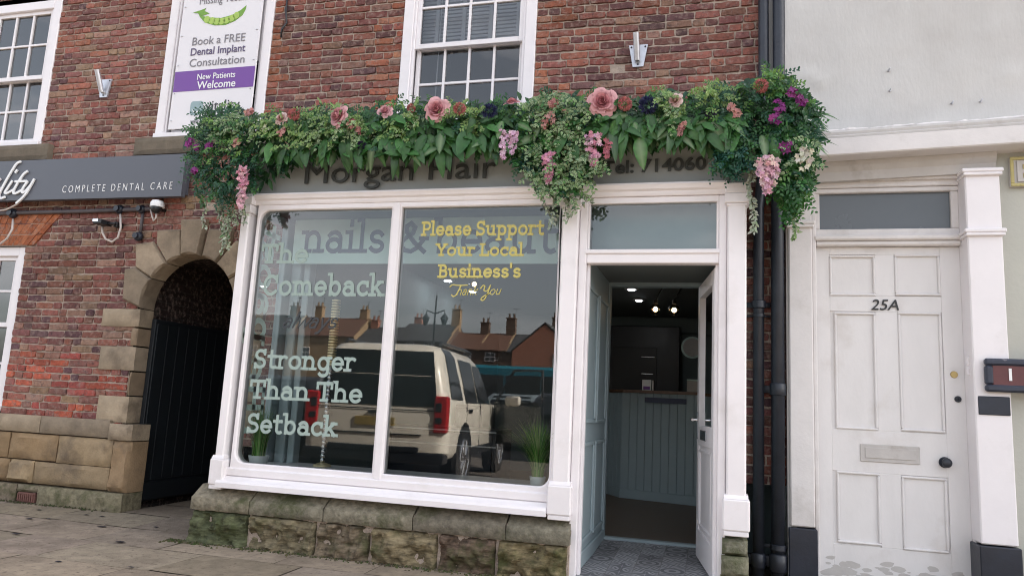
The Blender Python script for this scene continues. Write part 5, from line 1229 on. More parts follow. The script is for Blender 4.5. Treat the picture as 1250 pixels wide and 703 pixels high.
# broad leaves
mb = MB()
def broad(px, py, y, L, dx=0.0, dz=-1.0):
    L *= .84
    base = random.choice([MG, MG, DG, (.034, .115, .030)]); c = vcol(base, .35); ce = vcol(c, .1); cm = lerpc(c, (.13, .24, .10), .30 if R_() < .7 else .12)
    if R_() < .12: cm = (.20, .28, .15)
    leaf(mb, put(px, py, y), Vector((dx, -.35 + U(-.25, .15), dz)), Vector((U(-.6, .6), -1, U(.1, .8))), L, L * U(.40, .54), cm, ce, U(.1, .45), U(.05, .7), 8)
for i in range(1000):
    px = random.choice([U(318, 640), U(735, 895), U(318, 895)])
    lo = 218 - 14 * (px > 560) - (10 if px > 740 else 0); py = U(140, lo - 28)
    if not pin(px, py, POLY): continue
    a = U(-1.7, 1.7); broad(px, py, U(-1.02, -.80), U(.085, .175), math.sin(a), -math.cos(a) * .9 - .15)
for (px, py, L, a) in ((330, 175, .19, .1), (350, 182, .2, -.5), (372, 178, .19, .3), (398, 170, .2, -.2), (418, 172, .2, .4), (437, 165, .21, .55), (455, 178, .17, 0), (480, 170, .18, .1), (500, 172, .19, -.1), (520, 165, .2, -.4), (540, 160, .22, .05), (556, 172, .2, .45), (572, 160, .24, -.25), (588, 165, .18, .3), (605, 168, .16, -.2), (690, 160, .2, -.2), (700, 175, .17, .3), (745, 160, .2, .5), (765, 158, .2, -.3), (780, 168, .22, .15), (800, 150, .2, .6), (820, 160, .17, 0), (838, 150, .21, -.4), (850, 150, .22, .15), (868, 150, .2, .5), (900, 160, .17, -.3), (930, 165, .19, .2), (942, 168, .17, .1)):
    broad(px, py, -1.0, L, math.sin(a), -math.cos(a))
mb.build('broad_leaf', 'leaf', GA, fix=False, smooth=True)
# fine fern and boxwood sprigs
mb = MB()
def sprig(px, py, y, L, d, cc, ls, n=9, wk=.5, ce=None):
    p = put(px, py, y); d = d.normalized(); s = d.cross(Vector((0, -1, .3))).normalized(); g = .3
    for k in range(n):
        t = (k + .5) / n; q = p + d * (L * t) + Vector((0, 0, -.25 * L * t * t)); sg = 1 if k % 2 else -1
        c = vcol(cc, .22); e = c if ce is None else (vcol(ce, .15) if R_() < .8 else c)
        leaf(mb, q, s * sg + d * U(.3, .9) + Vector((0, -.3, U(-.3, .2))), Vector((U(-.5, .5), -1, U(.1, .9))), ls * U(.8, 1.3) * (1.1 - .4 * t), ls * wk * U(.85, 1.2), c, e, U(.1, .4), U(.0, .5), 3)
def zone(poly, n, cc, ls, L, y0=-.98, y1=-.78, down=.3, ce=None, wk=.5, nl=9):
    for i in range(n):
        px, py = sample(poly); c = random.choice(cc); d = rdir(down, .7); sprig(px, py, U(y0, y1), L * U(.7, 1.2), d, c, ls, nl, wk, ce)
zone([(232, 170), (255, 130), (300, 132), (318, 160), (318, 215), (300, 240), (265, 245), (240, 215)], 230, [TE, DG, TE, MG, (.03, .10, .055)], .030, .13)
zone([(240, 165), (270, 140), (300, 150), (290, 190), (250, 195)], 45, [YG2, LG, MG], .028, .11, -1.02, -.9)
for (a, b, c, d) in ((305, 345, 140, 168), (372, 410, 128, 175), (340, 372, 150, 180), (490, 508, 128, 170), (575, 592, 130, 158), (808, 830, 112, 150), (855, 885, 104, 140), (430, 445, 135, 160), (470, 485, 150, 175), (545, 575, 128, 145)):
    zone([(a, c), (b, c), (b, d), (a, d)], int((b - a) * (d - c) / 52) + 5, [YG2, LG, (.16, .27, .08), MG], .026, .10, -1.02, -.9, .1, (.30, .40, .14), .6)
zone([(880, 108), (935, 95), (960, 105), (955, 190), (930, 205), (880, 205)], 130, [TE, DG, TE, MG], .03, .13)
zone([(935, 92), (965, 98), (960, 118), (925, 112)], 40, [YG2, LG, MG], .03, .11, -1.0, -.85, 0)
zone([(955, 110), (985, 120), (1000, 160), (985, 215), (975, 240), (950, 225), (950, 150)], 115, [DG, TE, MG], .034, .12, -.98, -.72)
zone([(870, 180), (910, 175), (910, 205), (885, 208)], 46, [TE, (.02, .085, .062)], .026, .12, -.98, -.86, .8)
zone([(958, 180), (992, 180), (985, 215), (978, 255), (958, 262), (950, 225)], 120, [MG, LG, DG, MG], .034, .11, -.95, -.72, .7)
zone([(590, 130), (640, 128), (655, 190), (640, 205), (605, 170)], 60, [TE, DG, MG], .03, .12, -.96, -.82)
zone([(655, 118), (725, 116), (735, 180), (705, 225), (650, 222), (640, 160)], 80, [TE, DG, (.02, .07, .06)], .032, .12, -.92, -.8)
zone(TOP + [(1000, 165), (900, 150), (600, 160), (300, 165)], 300, [DG, MG, TE, LG], .032, .11, -.98, -.74, -.1)
zone(POLY, 300, [DG, MG, TE], .034, .12, -.96, -.8, .6)
mb.build('fern_sprig', 'leaf', GA, fix=False, smooth=True)
# variegated ivy
mb = MB()
CRM = (.36, .42, .24)
for poly, n in (([(640, 118), (668, 112), (690, 110), (722, 118), (712, 150), (735, 190), (715, 228), (695, 240), (655, 230), (640, 190), (655, 150)], 210), ([(260, 150), (292, 128), (315, 140), (312, 165), (285, 175)], 60), ([(420, 142), (440, 132), (452, 160), (430, 172)], 22), ([(378, 130), (410, 128), (412, 165), (380, 172)], 40), ([(800, 112), (828, 110), (826, 145), (806, 150)], 24), ([(975, 135), (990, 150), (985, 200), (968, 205)], 22), ([(500, 126), (512, 122), (515, 150), (500, 160)], 14)):
    zone(poly, n, [MG, LG, (.05, .13, .05)], .032, .13, -1.02, -.86, .5, CRM, .62, 8)
mb.build('variegated_ivy', 'leaf', GA, fix=False, smooth=True)
# trailing strands
mb = MB()
def strand(pts, y, ls, cc, ce, step=.016, wk=.6, dens=2):
    P = [put(px, py, y + U(-.015, .015)) for px, py in pts]
    for a, b in zip(P, P[1:]):
        n = max(1, int((b - a).length / step)); mb.tube([a, b], .0022, 5, None, (.05, .09, .035), False)
        for k in range(n):
            q = a.lerp(b, k / n)
            for _ in range(dens):
                c = vcol(random.choice(cc), .2); e = vcol(ce, .15) if ce and R_() < .8 else c
                leaf(mb, q + Vector((U(-.012, .012), U(-.012, .012), 0)), Vector((U(-1, 1), U(-.8, .2), U(-.9, .3))), Vector((U(-.5, .5), -1, U(0, .8))), ls * U(.7, 1.25), ls * wk, c, e, .2, .3, 3)
WH = [(.42, .46, .36), (.30, .38, .24), (.10, .17, .07)]
for pts in ([(276, 235), (280, 262), (277, 290), (280, 306)], [(268, 228), (272, 258), (275, 280), (272, 302)], [(284, 238), (286, 262), (289, 278)], [(262, 215), (265, 240), (268, 262)], [(292, 238), (296, 256), (294, 268)], [(281, 225), (283, 250), (279, 276)]): strand(pts, -.86, .026, WH + [MG], (.44, .47, .36), .016, .65, 3)
for pts in ([(256, 190), (250, 215), (244, 238), (249, 252)], [(262, 195), (262, 220), (256, 245)], [(240, 190), (238, 215), (242, 240)], [(250, 150), (246, 185), (243, 215)], [(300, 215), (312, 232), (318, 228)]): strand(pts, -.88, .032, [DG, MG, LG, TE], None, .018, .5, 3)
for pts in ([(663, 225), (664, 245), (670, 260), (674, 274)], [(694, 218), (692, 240), (690, 256), (693, 266)], [(700, 232), (706, 238), (716, 244), (710, 252)], [(706, 226), (712, 236), (719, 246)], [(650, 215), (656, 230), (664, 240)], [(688, 236), (694, 246), (696, 262), (691, 274)], [(700, 244), (702, 254), (697, 266)], [(672, 236), (676, 244), (680, 250)]): strand(pts, -.84, .028, WH[:2] + [MG, DG], (.45, .48, .38), .02, .7, 2)
for pts in ([(914, 185), (917, 205), (914, 225), (918, 250), (922, 270), (919, 286)], [(918, 180), (921, 200), (917, 222)]): strand(pts, -.86, .028, WH[:2], (.46, .48, .40), .013, .6, 3)
for pts in ([(964, 225), (967, 245), (966, 262), (972, 280), (970, 294)], [(972, 235), (974, 252), (968, 270)], [(958, 215), (955, 240), (958, 258)], [(984, 190), (980, 215), (984, 240)], [(990, 175), (986, 200), (992, 225)]): strand(pts, -.80, .03, [LG, MG, YG2, WH[1]], (.30, .38, .2), .016, .6, 3)
for pts in ([(272, 240), (268, 268), (274, 296), (270, 312)], [(296, 240), (300, 262), (297, 276)], [(248, 225), (252, 250), (247, 268), (251, 280)], [(704, 235), (716, 240), (724, 250)], [(678, 240), (676, 262), (672, 282)]): strand(pts, -.84, .027, WH, (.46, .49, .38), .018, .65, 2)
mb.build('trailing_ivy', 'leaf', GA, fix=False, smooth=True)
# arching palm like leaves at the right end
mb = MB()
for i in range(26):
    p = put(U(978, 992), U(140, 175), U(-.85, -.70)); a = U(-.3, 1.2); c = vcol(random.choice([MG, LG, DG]), .25)
    leaf(mb, p, Vector((math.cos(a), -.3, math.sin(a) - .3)), Vector((U(-.3, .3), -1, .5)), U(.09, .16), U(.014, .022), c, c, .3, .7, 5)
mb.build('narrow_leaf', 'leaf', GA, fix=False, smooth=True)
# flowers
def rose(px, py, R, y, fwd, pale, deep):
    """nested cupped petals round an axis that looks along fwd"""
    mb = MB(); c = put(px, py, y); f = Vector(fwd).normalized(); rt = f.cross(Vector((.1, 0, 1))).normalized(); up = rt.cross(f).normalized()
    for ri, (cnt, wid, r1, h1) in enumerate(((2, 1.6, .13, .50), (3, 1.35, .26, .53), (4, 1.15, .40, .54), (5, 1.0, .55, .50), (6, .88, .71, .43), (7, .74, .87, .32), (6, .78, 1.0, .18))):
        for k in range(cnt):
            a0 = 6.2832 * k / cnt + ri * .9 + U(-.2, .2); vs = []; cs = []; fs = []; n, m_ = 6, 5; q1 = r1 * U(.92, 1.08); hh = h1 * U(.9, 1.1); sd = U(0, 40); g = U(.88, 1.08); lop = U(-.12, .12)
            for j in range(m_ + 1):
                v = j / m_
                for i in range(n + 1):
                    u = i / n * 2 - 1; wv = wid * (.55 + .45 * math.sin(math.pi * min(1, .15 + v * .6))) * math.sqrt(max(.05, 1 - (max(0, v - .55) / .52) ** 2 * abs(u) ** 1.5))
                    aa = a0 + u * wv; ve = v * (1 - .14 * u * u + lop * u); rr = .05 + (q1 - .05) * ve ** .75 + .05 * max(0, ve - .7) * 3 * ri / 6 - .04 * abs(u) * (1 - ri / 7); rr *= 1 - .42 * (1 - ri / 6) * ve ** 3; h = hh * ve ** 1.25 - (.22 * max(0, ve - .72) * 3 * ri / 6) - .1 * ri / 6 + .03 * nz3(u * 2 + sd, v * 2, 0)
                    vs.append(c + (rt * math.cos(aa) + up * math.sin(aa)) * (rr * R) + f * (h * R)); t = min(1, .05 + .45 * ri / 6 + .62 * v ** 1.6); cs.append(tuple(x * g for x in lerpc(deep, pale, t)))  # petals deepen inwards: their own pink plus shading painted into the bloom
            for j in range(m_):
                for i in range(n): a = j * (n + 1) + i; fs.append((a, a + 1, a + n + 2, a + n + 1))
            mb.add(vs, fs, None, cs)
    return mb.build('rose', 'petal', GA, fix=False, smooth=True)
PK, PK2, CR1 = (.73, .42, .43), (.48, .11, .17), (.78, .60, .56)
for (px, py, r, fw, pale, deep, lab) in ((413, 142, .083, (-.35, -1, .15), PK, PK2, 0), (533, 134, .088, (.1, -1, .05), PK, (.48, .11, .17), 0), (735, 125, .093, (.1, -1, 0), (.72, .40, .41), (.48, .11, .17), 0), (343, 145, .047, (0, -1, .1), CR1, (.45, .12, .10), 0), (470, 136, .053, (.2, -1, .3), (.66, .40, .42), PK2, 0), (824, 123, .050, (-.4, -1, .1), CR1, (.5, .14, .14), 0), (625, 125, .055, (-.1, -.5, .9), (.60, .27, .30), (.5, .16, .19), 0)):
    rose(px, py, r * 1.12, -1.03, fw, pale, deep)
mb = MB()
def pom(px, py, r, col, y=-1.02, sp=1.0):
    m = MB(); c = put(px, py, y)
    for i in range(170):
        z = 1 - 2 * (i + .5) / 170; t = i * 2.39996; q = Vector((math.sqrt(1 - z * z) * math.cos(t), math.sqrt(1 - z * z) * math.sin(t), z)); cc = vcol(col, .25)
        s = q.cross(Vector((.3, .2, 1))).normalized(); leaf(m, c + q * r * .72, q + s * U(-.5, .5), s, r * .42 * sp, r * .3, cc, cc, .3, .2, 2, .3)
    m.build('pompom_flower', 'petal', GA, fix=False, smooth=True)
for (px, py, r) in ((359, 140, .042), (561, 133, .043), (763, 127, .045), (929, 105, .044), (502, 132, .03)): pom(px, py, r, (.44, .145, .135))
for (px, py, r) in ((598, 136, .045), (791, 128, .05)): pom(px, py, r, (.018, .022, .075), -1.02, 1.5)
pom(442, 178, .03, (.025, .015, .05), -1.0, 1.6); pom(868, 140, .03, (.035, .02, .06), -.99, 1.6)
def floret_cluster(name, pts_fn, n, size, cols, y=-1.0):
    m = MB()
    for i in range(n):
        p = pts_fn(); c = vcol(random.choice(cols), .15); f = Vector((U(-.6, .6), -1, U(-.3, .6))).normalized(); s = f.cross(Vector((0, .2, 1))).normalized(); u = s.cross(f); s0 = U(0, 6.28)
        for k in range(5):
            a = s0 + 1.2566 * k; d = s * math.cos(a) + u * math.sin(a) + f * .35; leaf(m, p, d, f, size * U(.8, 1.2), size * .85, lerpc(c, (.3, .08, .1), .25) if k == 0 else c, c, .2, .3, 2, .4)
    m.build(name, 'petal', GA, fix=False)
def hang(px, py0, py1, w):
    x0, z0 = at(px, py0, -.91); x1, z1 = at(px, py1, -.91); ww = w / 185.0
    def f():
        t = U(0, 1) ** 1.1; a = U(0, 6.28); r = ww * (.5 + .5 * math.sin(math.pi * (.25 + .6 * t))) * (1.05 - .75 * t * t) * math.sqrt(R_()); return Vector((x0 + (x1 - x0) * t + r * math.cos(a), -.91 + r * math.sin(a) * .8 - .01, z0 + (z1 - z0) * t))
    return f
LIL, PNK = [(.62, .40, .53), (.55, .32, .46), (.68, .50, .58)], [(.62, .28, .36), (.55, .22, .31), (.66, .38, .44)]
floret_cluster('wisteria_cluster', hang(298, 203, 236, 10), 70, .016, PNK); floret_cluster('wisteria_cluster', hang(296, 230, 258, 8), 50, .015, [(.62, .36, .42), (.64, .45, .48)])
floret_cluster('wisteria_cluster', hang(615, 160, 194, 7), 60, .016, LIL); floret_cluster('wisteria_cluster', hang(626, 161, 188, 7), 55, .016, LIL)
floret_cluster('wisteria_cluster', hang(670, 188, 224, 9), 80, .015, [(.60, .27, .36), (.55, .24, .36), (.64, .40, .46)])
floret_cluster('wisteria_cluster', hang(725, 165, 202, 12), 85, .016, LIL + PNK); floret_cluster('wisteria_cluster', hang(742, 172, 194, 6), 24, .015, [(.42, .13, .16)])
floret_cluster('wisteria_cluster', hang(937, 194, 236, 14), 120, .018, [(.70, .42, .48), (.68, .52, .50), (.62, .38, .48)])
def blob(px, py, r, sy=1.2):
    x, z = at(px, py, -.91); 
    def f(): a, b = U(0, 6.28), math.sqrt(R_()); return Vector((x + r * b * math.cos(a), -.91 - U(0, r), z + r * b * sy * math.sin(a)))
    return f
for (px, py, r, n) in ((289, 176, .034, 26), (306, 138, .03, 22), (676, 128, .03, 20), (672, 145, .035, 26), (666, 152, .025, 16), (345, 162, .03, 20), (430, 152, .032, 22), (437, 160, .026, 16), (834, 155, .026, 18), (830, 162, .02, 12), (893, 132, .022, 14), (900, 139, .02, 12)): floret_cluster('dusty_pink_blossom', blob(px, py, r), n, .014, [(.48, .235, .205), (.52, .28, .25), (.40, .17, .155)])
for (px, py, r, n) in ((234, 175, .03, 12), (240, 181, .02, 8), (257, 178, .026, 10), (951, 130, .03, 11), (948, 145, .034, 13), (966, 114, .028, 10), (974, 122, .024, 9), (981, 128, .022, 8), (961, 182, .03, 11), (238, 208, .02, 7), (955, 181, .02, 8)): floret_cluster('magenta_orchid', blob(px, py, r), n, .021, [(.22, .02, .18), (.16, .014, .13), (.28, .045, .22)])
floret_cluster('cream_blossom', blob(982, 195, .05, 1.5), 26, .018, [(.58, .56, .46)]); floret_cluster('cream_blossom', blob(325, 158, .02), 6, .02, [(.55, .6, .4)])

# ------------------------------------------------------------------ the street behind the camera, seen in the shop glass
GY = -.06
def wheel(parent, x, y, r, w_, face):
    m = MB(); m.tube([(x - w_ / 2, y, GY + r), (x - w_ / 2 + .03, y, GY + r), (x + w_ / 2 - .03, y, GY + r), (x + w_ / 2, y, GY + r)], [r * .93, r, r, r * .93], 28); wo = m.build('wheel', 'tyre', parent, angle=40)
    m = MB(); fx = x + face * (w_ / 2 + .004)
    for k in range(10):
        a = k * .6283; p0 = Vector((fx, y + .06 * math.cos(a), GY + r + .06 * math.sin(a))); p1 = Vector((fx, y + r * .66 * math.cos(a), GY + r + r * .66 * math.sin(a))); m.tube([p0, p1], [.028, .02], 6)
    m.tube([(fx, y + r * .68 * math.cos(k * .2094), GY + r + r * .68 * math.sin(k * .2094)) for k in range(31)], .02, 6); m.tube([(fx - .01, y, GY + r), (fx + .01 * face, y, GY + r)], .07, 14); m.build('rim', 'chrome', wo, angle=50)
def rrect(hw, y0, y1, r, n=5):
    r = min(r, hw * .9, (y1 - y0) * .45); pts = []
    for (sx_, yy, a0) in ((1, y0, 270), (1, y1, 0), (-1, y1, 90), (-1, y0, 180)):
        cx_2 = sx_ * (hw - r); cy_2 = yy + (r if yy == y0 else -r)
        pts += [(cx_2 + r * math.cos(rad(a0 + 90 * i / n)), cy_2 + r * math.sin(rad(a0 + 90 * i / n))) for i in range(n + 1)]
    return pts
def loft(m, X, Y0, levels, rad_=.14):
    """levels: (z, rear, front, half width); the car heads towards -y, its rear at Y0"""
    vs = []; fs = []; n = None
    for (z, a, b, hw) in levels:
        o = rrect(hw, a, b, rad_); n = len(o); vs += [(X + px, Y0 - py, GY + z) for px, py in o]
    for j in range(len(levels) - 1):
        for i in range(n): fs.append((j * n + i, j * n + (i + 1) % n, (j + 1) * n + (i + 1) % n, (j + 1) * n + i))
    fs.append(tuple(range(n))); fs.append(tuple(range((len(levels) - 1) * n, len(levels) * n))); m.add(vs, fs)
def car(name, X, Y0, label, paint, lower, upper, belt, wins, wheels, r, halfw):
    o = thing(name, (X, Y0 - 2.2, GY), label, 'car'); m = MB(); loft(m, X, Y0, lower, .16); loft(m, X, Y0, upper, .16); m.build('body', paint, o, angle=35)
    m = MB()
    for q in wins: m.add([(X + a, Y0 - b, GY + c) for a, b, c in q], [tuple(range(len(q)))])
    m.build('window', 'car_glass', o); 
    for yy in wheels:
        for s_ in (-1, 1): wheel(o, X + s_ * (halfw - .12), Y0 - yy, r, .24, s_)
    return o
SX, SY = -4.36, -4.39
def hw_at(z): 
    L_ = [(1.10, .92), (1.45, .835), (1.74, .755), (1.84, .68)]
    for (a, b), (c, d) in zip(L_, L_[1:]):
        if a <= z <= c: return b + (d - b) * (z - a) / (c - a) + .009
    return .68
sw = [[(-.80, .010, 1.06), (.80, .010, 1.06), (.68, .118, 1.76), (-.68, .118, 1.76)]]
for s_ in (-1, 1):
    for (b0, b1, t0, t1, z0, z1) in ((.33, .98, .40, .90, 1.17, 1.83), (1.16, 1.97, 1.14, 1.97, 1.13, 1.735), (2.04, 2.98, 2.04, 2.52, 1.11, 1.70)):
        zs_ = [z0] + [z for z in (1.45, 1.74) if z0 < z < z1] + [z1]
        for za, zb2 in zip(zs_, zs_[1:]):
            ta, tb = (za - z0) / (z1 - z0), (zb2 - z0) / (z1 - z0)
            sw.append([(s_ * hw_at(za), b0 + (t0 - b0) * ta, za), (s_ * hw_at(za), b1 + (t1 - b1) * ta, za), (s_ * hw_at(zb2), b1 + (t1 - b1) * tb, zb2), (s_ * hw_at(zb2), b0 + (t0 - b0) * tb, zb2)])
suv = car('parked_car', SX, SY, 'cream white off roader parked tail towards the shop, seen reflected in the right pane', 'car_cream', [(.42, .06, 4.72, .90), (.50, .0, 4.8, .955), (.95, .0, 4.82, .96), (1.13, .03, 4.72, .935)], [(1.10, .03, 3.25, .92), (1.45, .07, 2.85, .835), (1.74, .14, 2.55, .755), (1.84, .24, 2.35, .68), (1.87, .4, 2.2, .55)], 1.1, sw, (1.0, 3.85), .38, .955)
m = MB(); m.box(SX - .93, SX + .93, SY - .2, SY + .015, GY + .36, GY + .50, .02); m.box(SX - .6, SX + .6, SY - .1, SY + .03, GY + .50, GY + .56, .01); m.build('bumper', 'car_dark', suv)
for s_ in (-1, 1):
    m = MB(); m.box(SX + s_ * .765, SX + s_ * .945, SY - .10, SY + .018, GY + .74, GY + 1.20, .02); m.build('tail_light', 'tail_red', suv); m = MB(); m.box(SX + s_ * .785, SX + s_ * .88, SY - .0, SY + .024, GY + .86, GY + .94, .01); m.box(SX + s_ * .785, SX + s_ * .87, SY, SY + .024, GY + 1.0, GY + 1.12, .01); m.build('clear_lens', 'car_dark', suv)
m = MB()
for s_ in (-1, 1):
    for (ya, yb2, za, zb2) in ((1.06, 1.072, .42, 1.15), (2.0, 2.012, .42, 1.13), (3.0, 3.012, .5, 1.1)): m.box(SX + s_ * .95, SX + s_ * .9625, SY - yb2, SY - ya, GY + za, GY + zb2)
    m.box(SX + s_ * .95, SX + s_ * .968, SY - 3.3, SY - 1.5, GY + .40, GY + .52, .01); m.box(SX + s_ * .95, SX + s_ * .975, SY - 1.38, SY - 1.18, GY + .99, GY + 1.05, .01)
    m.tube([(SX + s_ * .66, SY - .5, GY + 1.86), (SX + s_ * .66, SY - .55, GY + 1.92), (SX + s_ * .66, SY - 2.2, GY + 1.92), (SX + s_ * .66, SY - 2.25, GY + 1.86)], .02, 8)
m.box(SX - .9, SX + .9, SY - .0, SY + .004, GY + 1.005, GY + 1.017); m.box(SX - .62, SX + .62, SY - .0, SY + .012, GY + .70, GY + .715); m.box(SX - .09, SX + .09, SY, SY + .02, GY + .955, GY + .985, .004); m.tube([(SX - .02, SY - .02, GY + 1.1), (SX + .35, SY - .035, GY + 1.16)], .012, 6)
m.build('trim', 'car_dark', suv)
m = MB(); m.box(SX - .26, SX + .26, SY - .0, SY + .018, GY + .80, GY + .91, .004); m.build('number_plate', 'plate', suv)
m = MB()
for yy in (1.0, 3.85):
    for s_ in (-1, 1): m.tube([(SX + s_ * .90, SY - yy, GY + .40), (SX + s_ * .963, SY - yy, GY + .40)], .47, 28)
m.build('wheel_arch', 'car_dark', suv, angle=40)
m = MB(); T = Matrix.Translation((SX + .95, SY - 3.05, GY)) @ Matrix.Rotation(rad(-62), 4, 'Z'); m.box(0, .06, 0, 1.0, .5, 1.15, .02); m.box(.01, .05, .05, .9, 1.15, 1.2, .01); m.tube([(.03, .02, 1.15), (.03, .4, 1.7), (.03, .95, 1.7), (.03, .98, 1.15)], .025, 8); xf(m, T).build('door', 'car_dark', suv)
m = MB(); m.box(SX + 1.2, SX + 1.45, SY - 2.86, SY - 2.76, GY + 1.12, GY + 1.28, .03); m.build('wing_mirror', 'car_cream', suv)
hw = [[(-.6, .01, .98), (.6, .01, .98), (.5, .36, 1.36), (-.5, .36, 1.36)]]
for s_ in (-1, 1): hw.append([(s_ * .826, .55, .98), (s_ * .826, 2.75, .98), (s_ * .68, 2.1, 1.38), (s_ * .68, .75, 1.38)])
lowh = [(.25, .1, 4.1, .80), (.35, .0, 4.2, .87), (.75, .0, 4.2, .88), (.96, .05, 4.0, .85)]; uph = [(.94, .02, 3.1, .83), (1.3, .3, 2.3, .70), (1.42, .5, 1.9, .60)]
car('parked_car', -6.6, -5.6, 'dark estate car parked tail towards the shop, reflected in the left pane', 'car_dark', lowh, uph, .9, hw, (.8, 3.3), .32, .87)
car('parked_car', -5.0, -14, 'silver blue hatchback parked across the square, reflected behind the cream off roader', 'car_grey', lowh, uph, .9, hw, (.8, 3.3), .32, .87)
car('parked_car', -3.0, -11, 'black hatchback parked across the square, reflected behind the cream off roader', 'car_dark', lowh, uph, .9, hw, (.8, 3.3), .32, .87)
car('parked_car', -10.5, -14, 'dark hatchback parked across the square, reflected behind the dark estate', 'car_dark', lowh, uph, .9, hw, (.8, 3.3), .32, .87)
BUS = thing('bus', (-6, -25.6, GY), 'teal roofed single deck bus with dark windows, reflected above the parked cars', 'bus')
m = MB(); m.box(-10.2, -.2, -28, -25.6, GY + .35, GY + 2.75, .12); m.build('body', 'bus_teal', BUS); m = MB()
for k in range(6): m.box(-9.9 + k * 1.6, -8.4 + k * 1.6, -25.6, -25.585, GY + 1.2, GY + 2.35, .004)
m.build('window', 'car_glass', BUS)
m = MB()
for xx in (-8.2, -2.2): m.tube([(xx, -25.8, GY + .48), (xx, -25.56, GY + .48)], .48, 24)
m.build('wheel', 'tyre', BUS, angle=40)
LX, LY = -11.6, -25.6
LP = thing('street_lamp', (LX, LY, GY), 'black twin lantern street lamp reflected in the glass above the roofs', 'street lamp')
m = MB(); m.tube([(LX, LY, GY), (LX, LY, .8), (LX, LY, .85), (LX, LY, 5.6)], [.11, .10, .06, .035], 12); m.tube([(LX - .42, LY, 4.75), (LX - .4, LY, 4.95), (LX, LY, 4.8), (LX + .4, LY, 4.95), (LX + .42, LY, 4.75)], .028, 8); m.build('post', 'black', LP, smooth=True)
for s_ in (-1, 1):
    m = MB(); m.lathe((LX + s_ * .42, LY, 4.3), [(.08, 0), (.17, .30), (.19, .32), (.07, .46), (.02, .52)], 6); m.build('lantern', 'black', LP)
def house(x0, x1, y0, dpt, eave, ridge, wallm, roofm, label, chims, wins, gable=False):
    o = thing('terraced_house', ((x0 + x1) / 2, y0, GY), label, 'house', 'terraced houses across the square')
    m = MB(); m.box(x0, x1, y0 - dpt, y0, GY, eave)
    if not gable:
        ym = y0 - dpt / 2
        m.prism([(y0, eave), (ym, ridge - .1), (y0 - dpt, eave)], x0, x1, axis='x'); m.build('wall', wallm, o)
        r = MB(); r.prism([(y0 + .25, eave - .12), (ym, ridge), (y0 - dpt - .25, eave - .12), (y0 - dpt - .25, eave + .02), (ym, ridge + .16), (y0 + .25, eave + .02)], x0 + .01, x1 - .01, axis='x'); ro = r.build('roof', roofm, o)
        r = MB(); r.prism([(y0 + .28, eave - .05), (ym, ridge + .24), (ym, ridge + .05), (y0 + .2, eave - .2)], x1 - .22, x1 + .02, axis='x'); r.build('verge_coping', 'house_tan', ro)
    else:
        xm = (x0 + x1) / 2; m.prism([(x0, eave), (xm, ridge - .1), (x1, eave)], y0 - dpt, y0); m.build('wall', wallm, o)
        r = MB(); r.prism([(x0 - .2, eave - .1), (xm, ridge), (x1 + .2, eave - .1), (x1 + .2, eave + .05), (xm, ridge + .16), (x0 - .2, eave + .05)], y0 - dpt - .1, y0 + .05); ro = r.build('roof', roofm, o)
    for (cx_2, h, mm) in chims:
        c = MB(); ym = y0 - dpt / 2; c.box(cx_2 - .55, cx_2 + .55, ym - .4, ym + .4, ridge - .8, ridge + h, .02); c.box(cx_2 - .62, cx_2 + .62, ym - .47, ym + .47, ridge + h, ridge + h + .12, .02)
        for q in (-.3, .3): c.lathe((cx_2 + q, ym, ridge + h + .12), [(.14, 0), (.12, .5), (.15, .55)], 10)
        c.build('chimney', mm, ro)
        a = MB(); a.tube([(cx_2 + .5, ym, ridge + h), (cx_2 + .5, ym, ridge + h + 1.4)], .025, 5); a.tube([(cx_2 + .1, ym, ridge + h + 1.3), (cx_2 + .9, ym, ridge + h + 1.3)], .02, 5); a.build('aerial', 'black', ro)
    for (wx, wz, ww, wh) in wins:
        m = MB(); m.box(wx - ww / 2, wx + ww / 2, y0 - .05, y0 + .05, wz, wz + wh, .01); f = m.build('window', 'white', o); m = MB()
        for q in (-1, 1):
            for e in (0, 1): m.box(wx + q * ww * .24 - ww * .2, wx + q * ww * .24 + ww * .2, y0 + .051, y0 + .056, wz + .08 + e * wh * .48, wz + wh * .46 + e * wh * .48, 0)
        m.build('pane', 'car_glass', f)
HYy = -80.6; H2 = HYy - 5
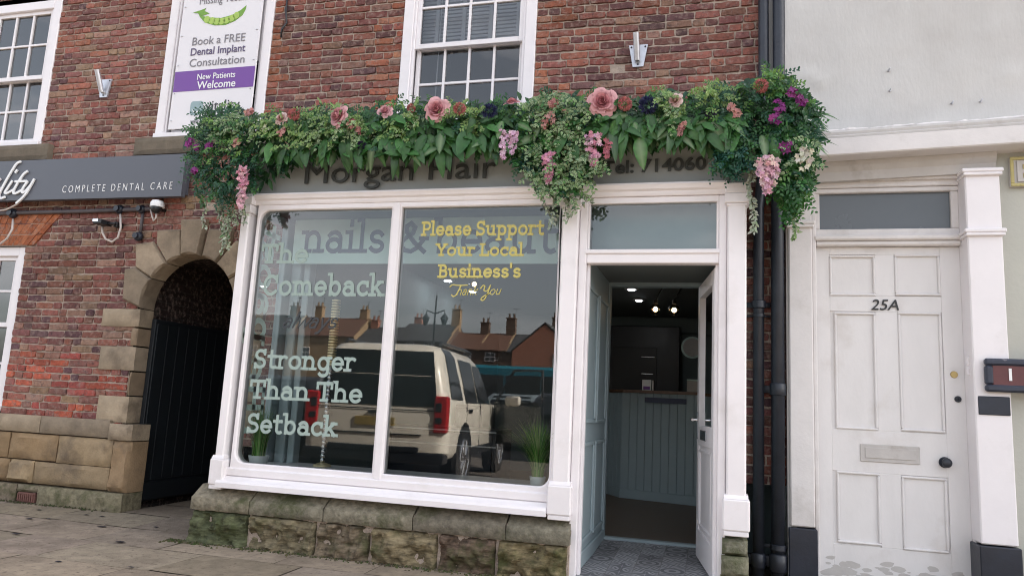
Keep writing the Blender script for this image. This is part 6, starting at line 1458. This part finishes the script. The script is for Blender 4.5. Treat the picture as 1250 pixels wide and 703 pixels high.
house(-70, -56, H2, 9, 9.0, 12.0, 'house_brick', 'roof_slate', 'dark terraced house farthest left in the reflection, under a slate roof', [(-58, 1.4, 'house_brick')], [(-66, 6, 1, 1.4), (-61, 6, 1, 1.4)])
house(-56, -46, H2, 9, 9.0, 11.8, 'house_tan', 'roof_tile', 'tan stone house with tall chimneys reflected in the left pane', [(-54, 1.6, 'house_tan'), (-47, 1.2, 'house_tan')], [(-53, 6, 1, 1.4), (-49, 6, 1, 1.4)])
house(-46, -38, H2, 8, 8.0, 10.6, 'house_brick', 'roof_slate', 'low brown brick house with a slate roof between the two panes', [(-45, 1.0, 'house_red'), (-38.6, 1.5, 'house_red')], [(-43, 5, 1, 1.3)])
house(-38, -31, HYy, 8, 8.2, 10.6, 'house_brick', 'roof_slate', 'brown terraced house with two small white windows under its eaves', [(-31.5, 2.0, 'house_tan')], [(-35.9, 6.9, 1.0, 1.15), (-33.5, 6.9, 1.0, 1.15)])
house(-31, -27, HYy, 8, 7.4, 9.6, 'house_brick', 'roof_tile', 'narrow brown terraced house with a red tiled roof and two windows', [(-27.6, 1.4, 'house_brick')], [(-30, 6.0, .9, 1.1), (-28.4, 6.0, .9, 1.1)])
house(-27, -23.6, HYy, 8, 7.4, 9.6, 'house_brick', 'roof_tile', 'brown terraced house with a red tiled roof and two windows one above the other', [(-24.2, 2.0, 'house_brick')], [(-25.6, 6.0, 1.3, 1.1), (-25.6, 3.8, 1.3, 1.1)])
house(-23.6, -17, HYy, 8, 7.3, 9.6, 'house_brick', 'roof_slate', 'dark brown terraced house with a plain slate roof next to the red gable', [(-18.4, 2.2, 'house_brick')], [])
house(-21.0, -14.0, HYy + 7, 9, 6.9, 9.9, 'house_red', 'roof_slate', 'red brick house with its gable end facing the square', [], [(-16, 5.4, 1, 1.3)], True)
house(-12.5, 30, H2, 9, 7.5, 10.5, 'house_brick', 'roof_slate', 'long brown terrace right of the red gable', [(0, 1.4, 'house_brick'), (14, 1.4, 'house_brick')], [(-6, 5, 1, 1.3), (4, 5, 1, 1.3)])
suv.rotation_euler.z = rad(-6)
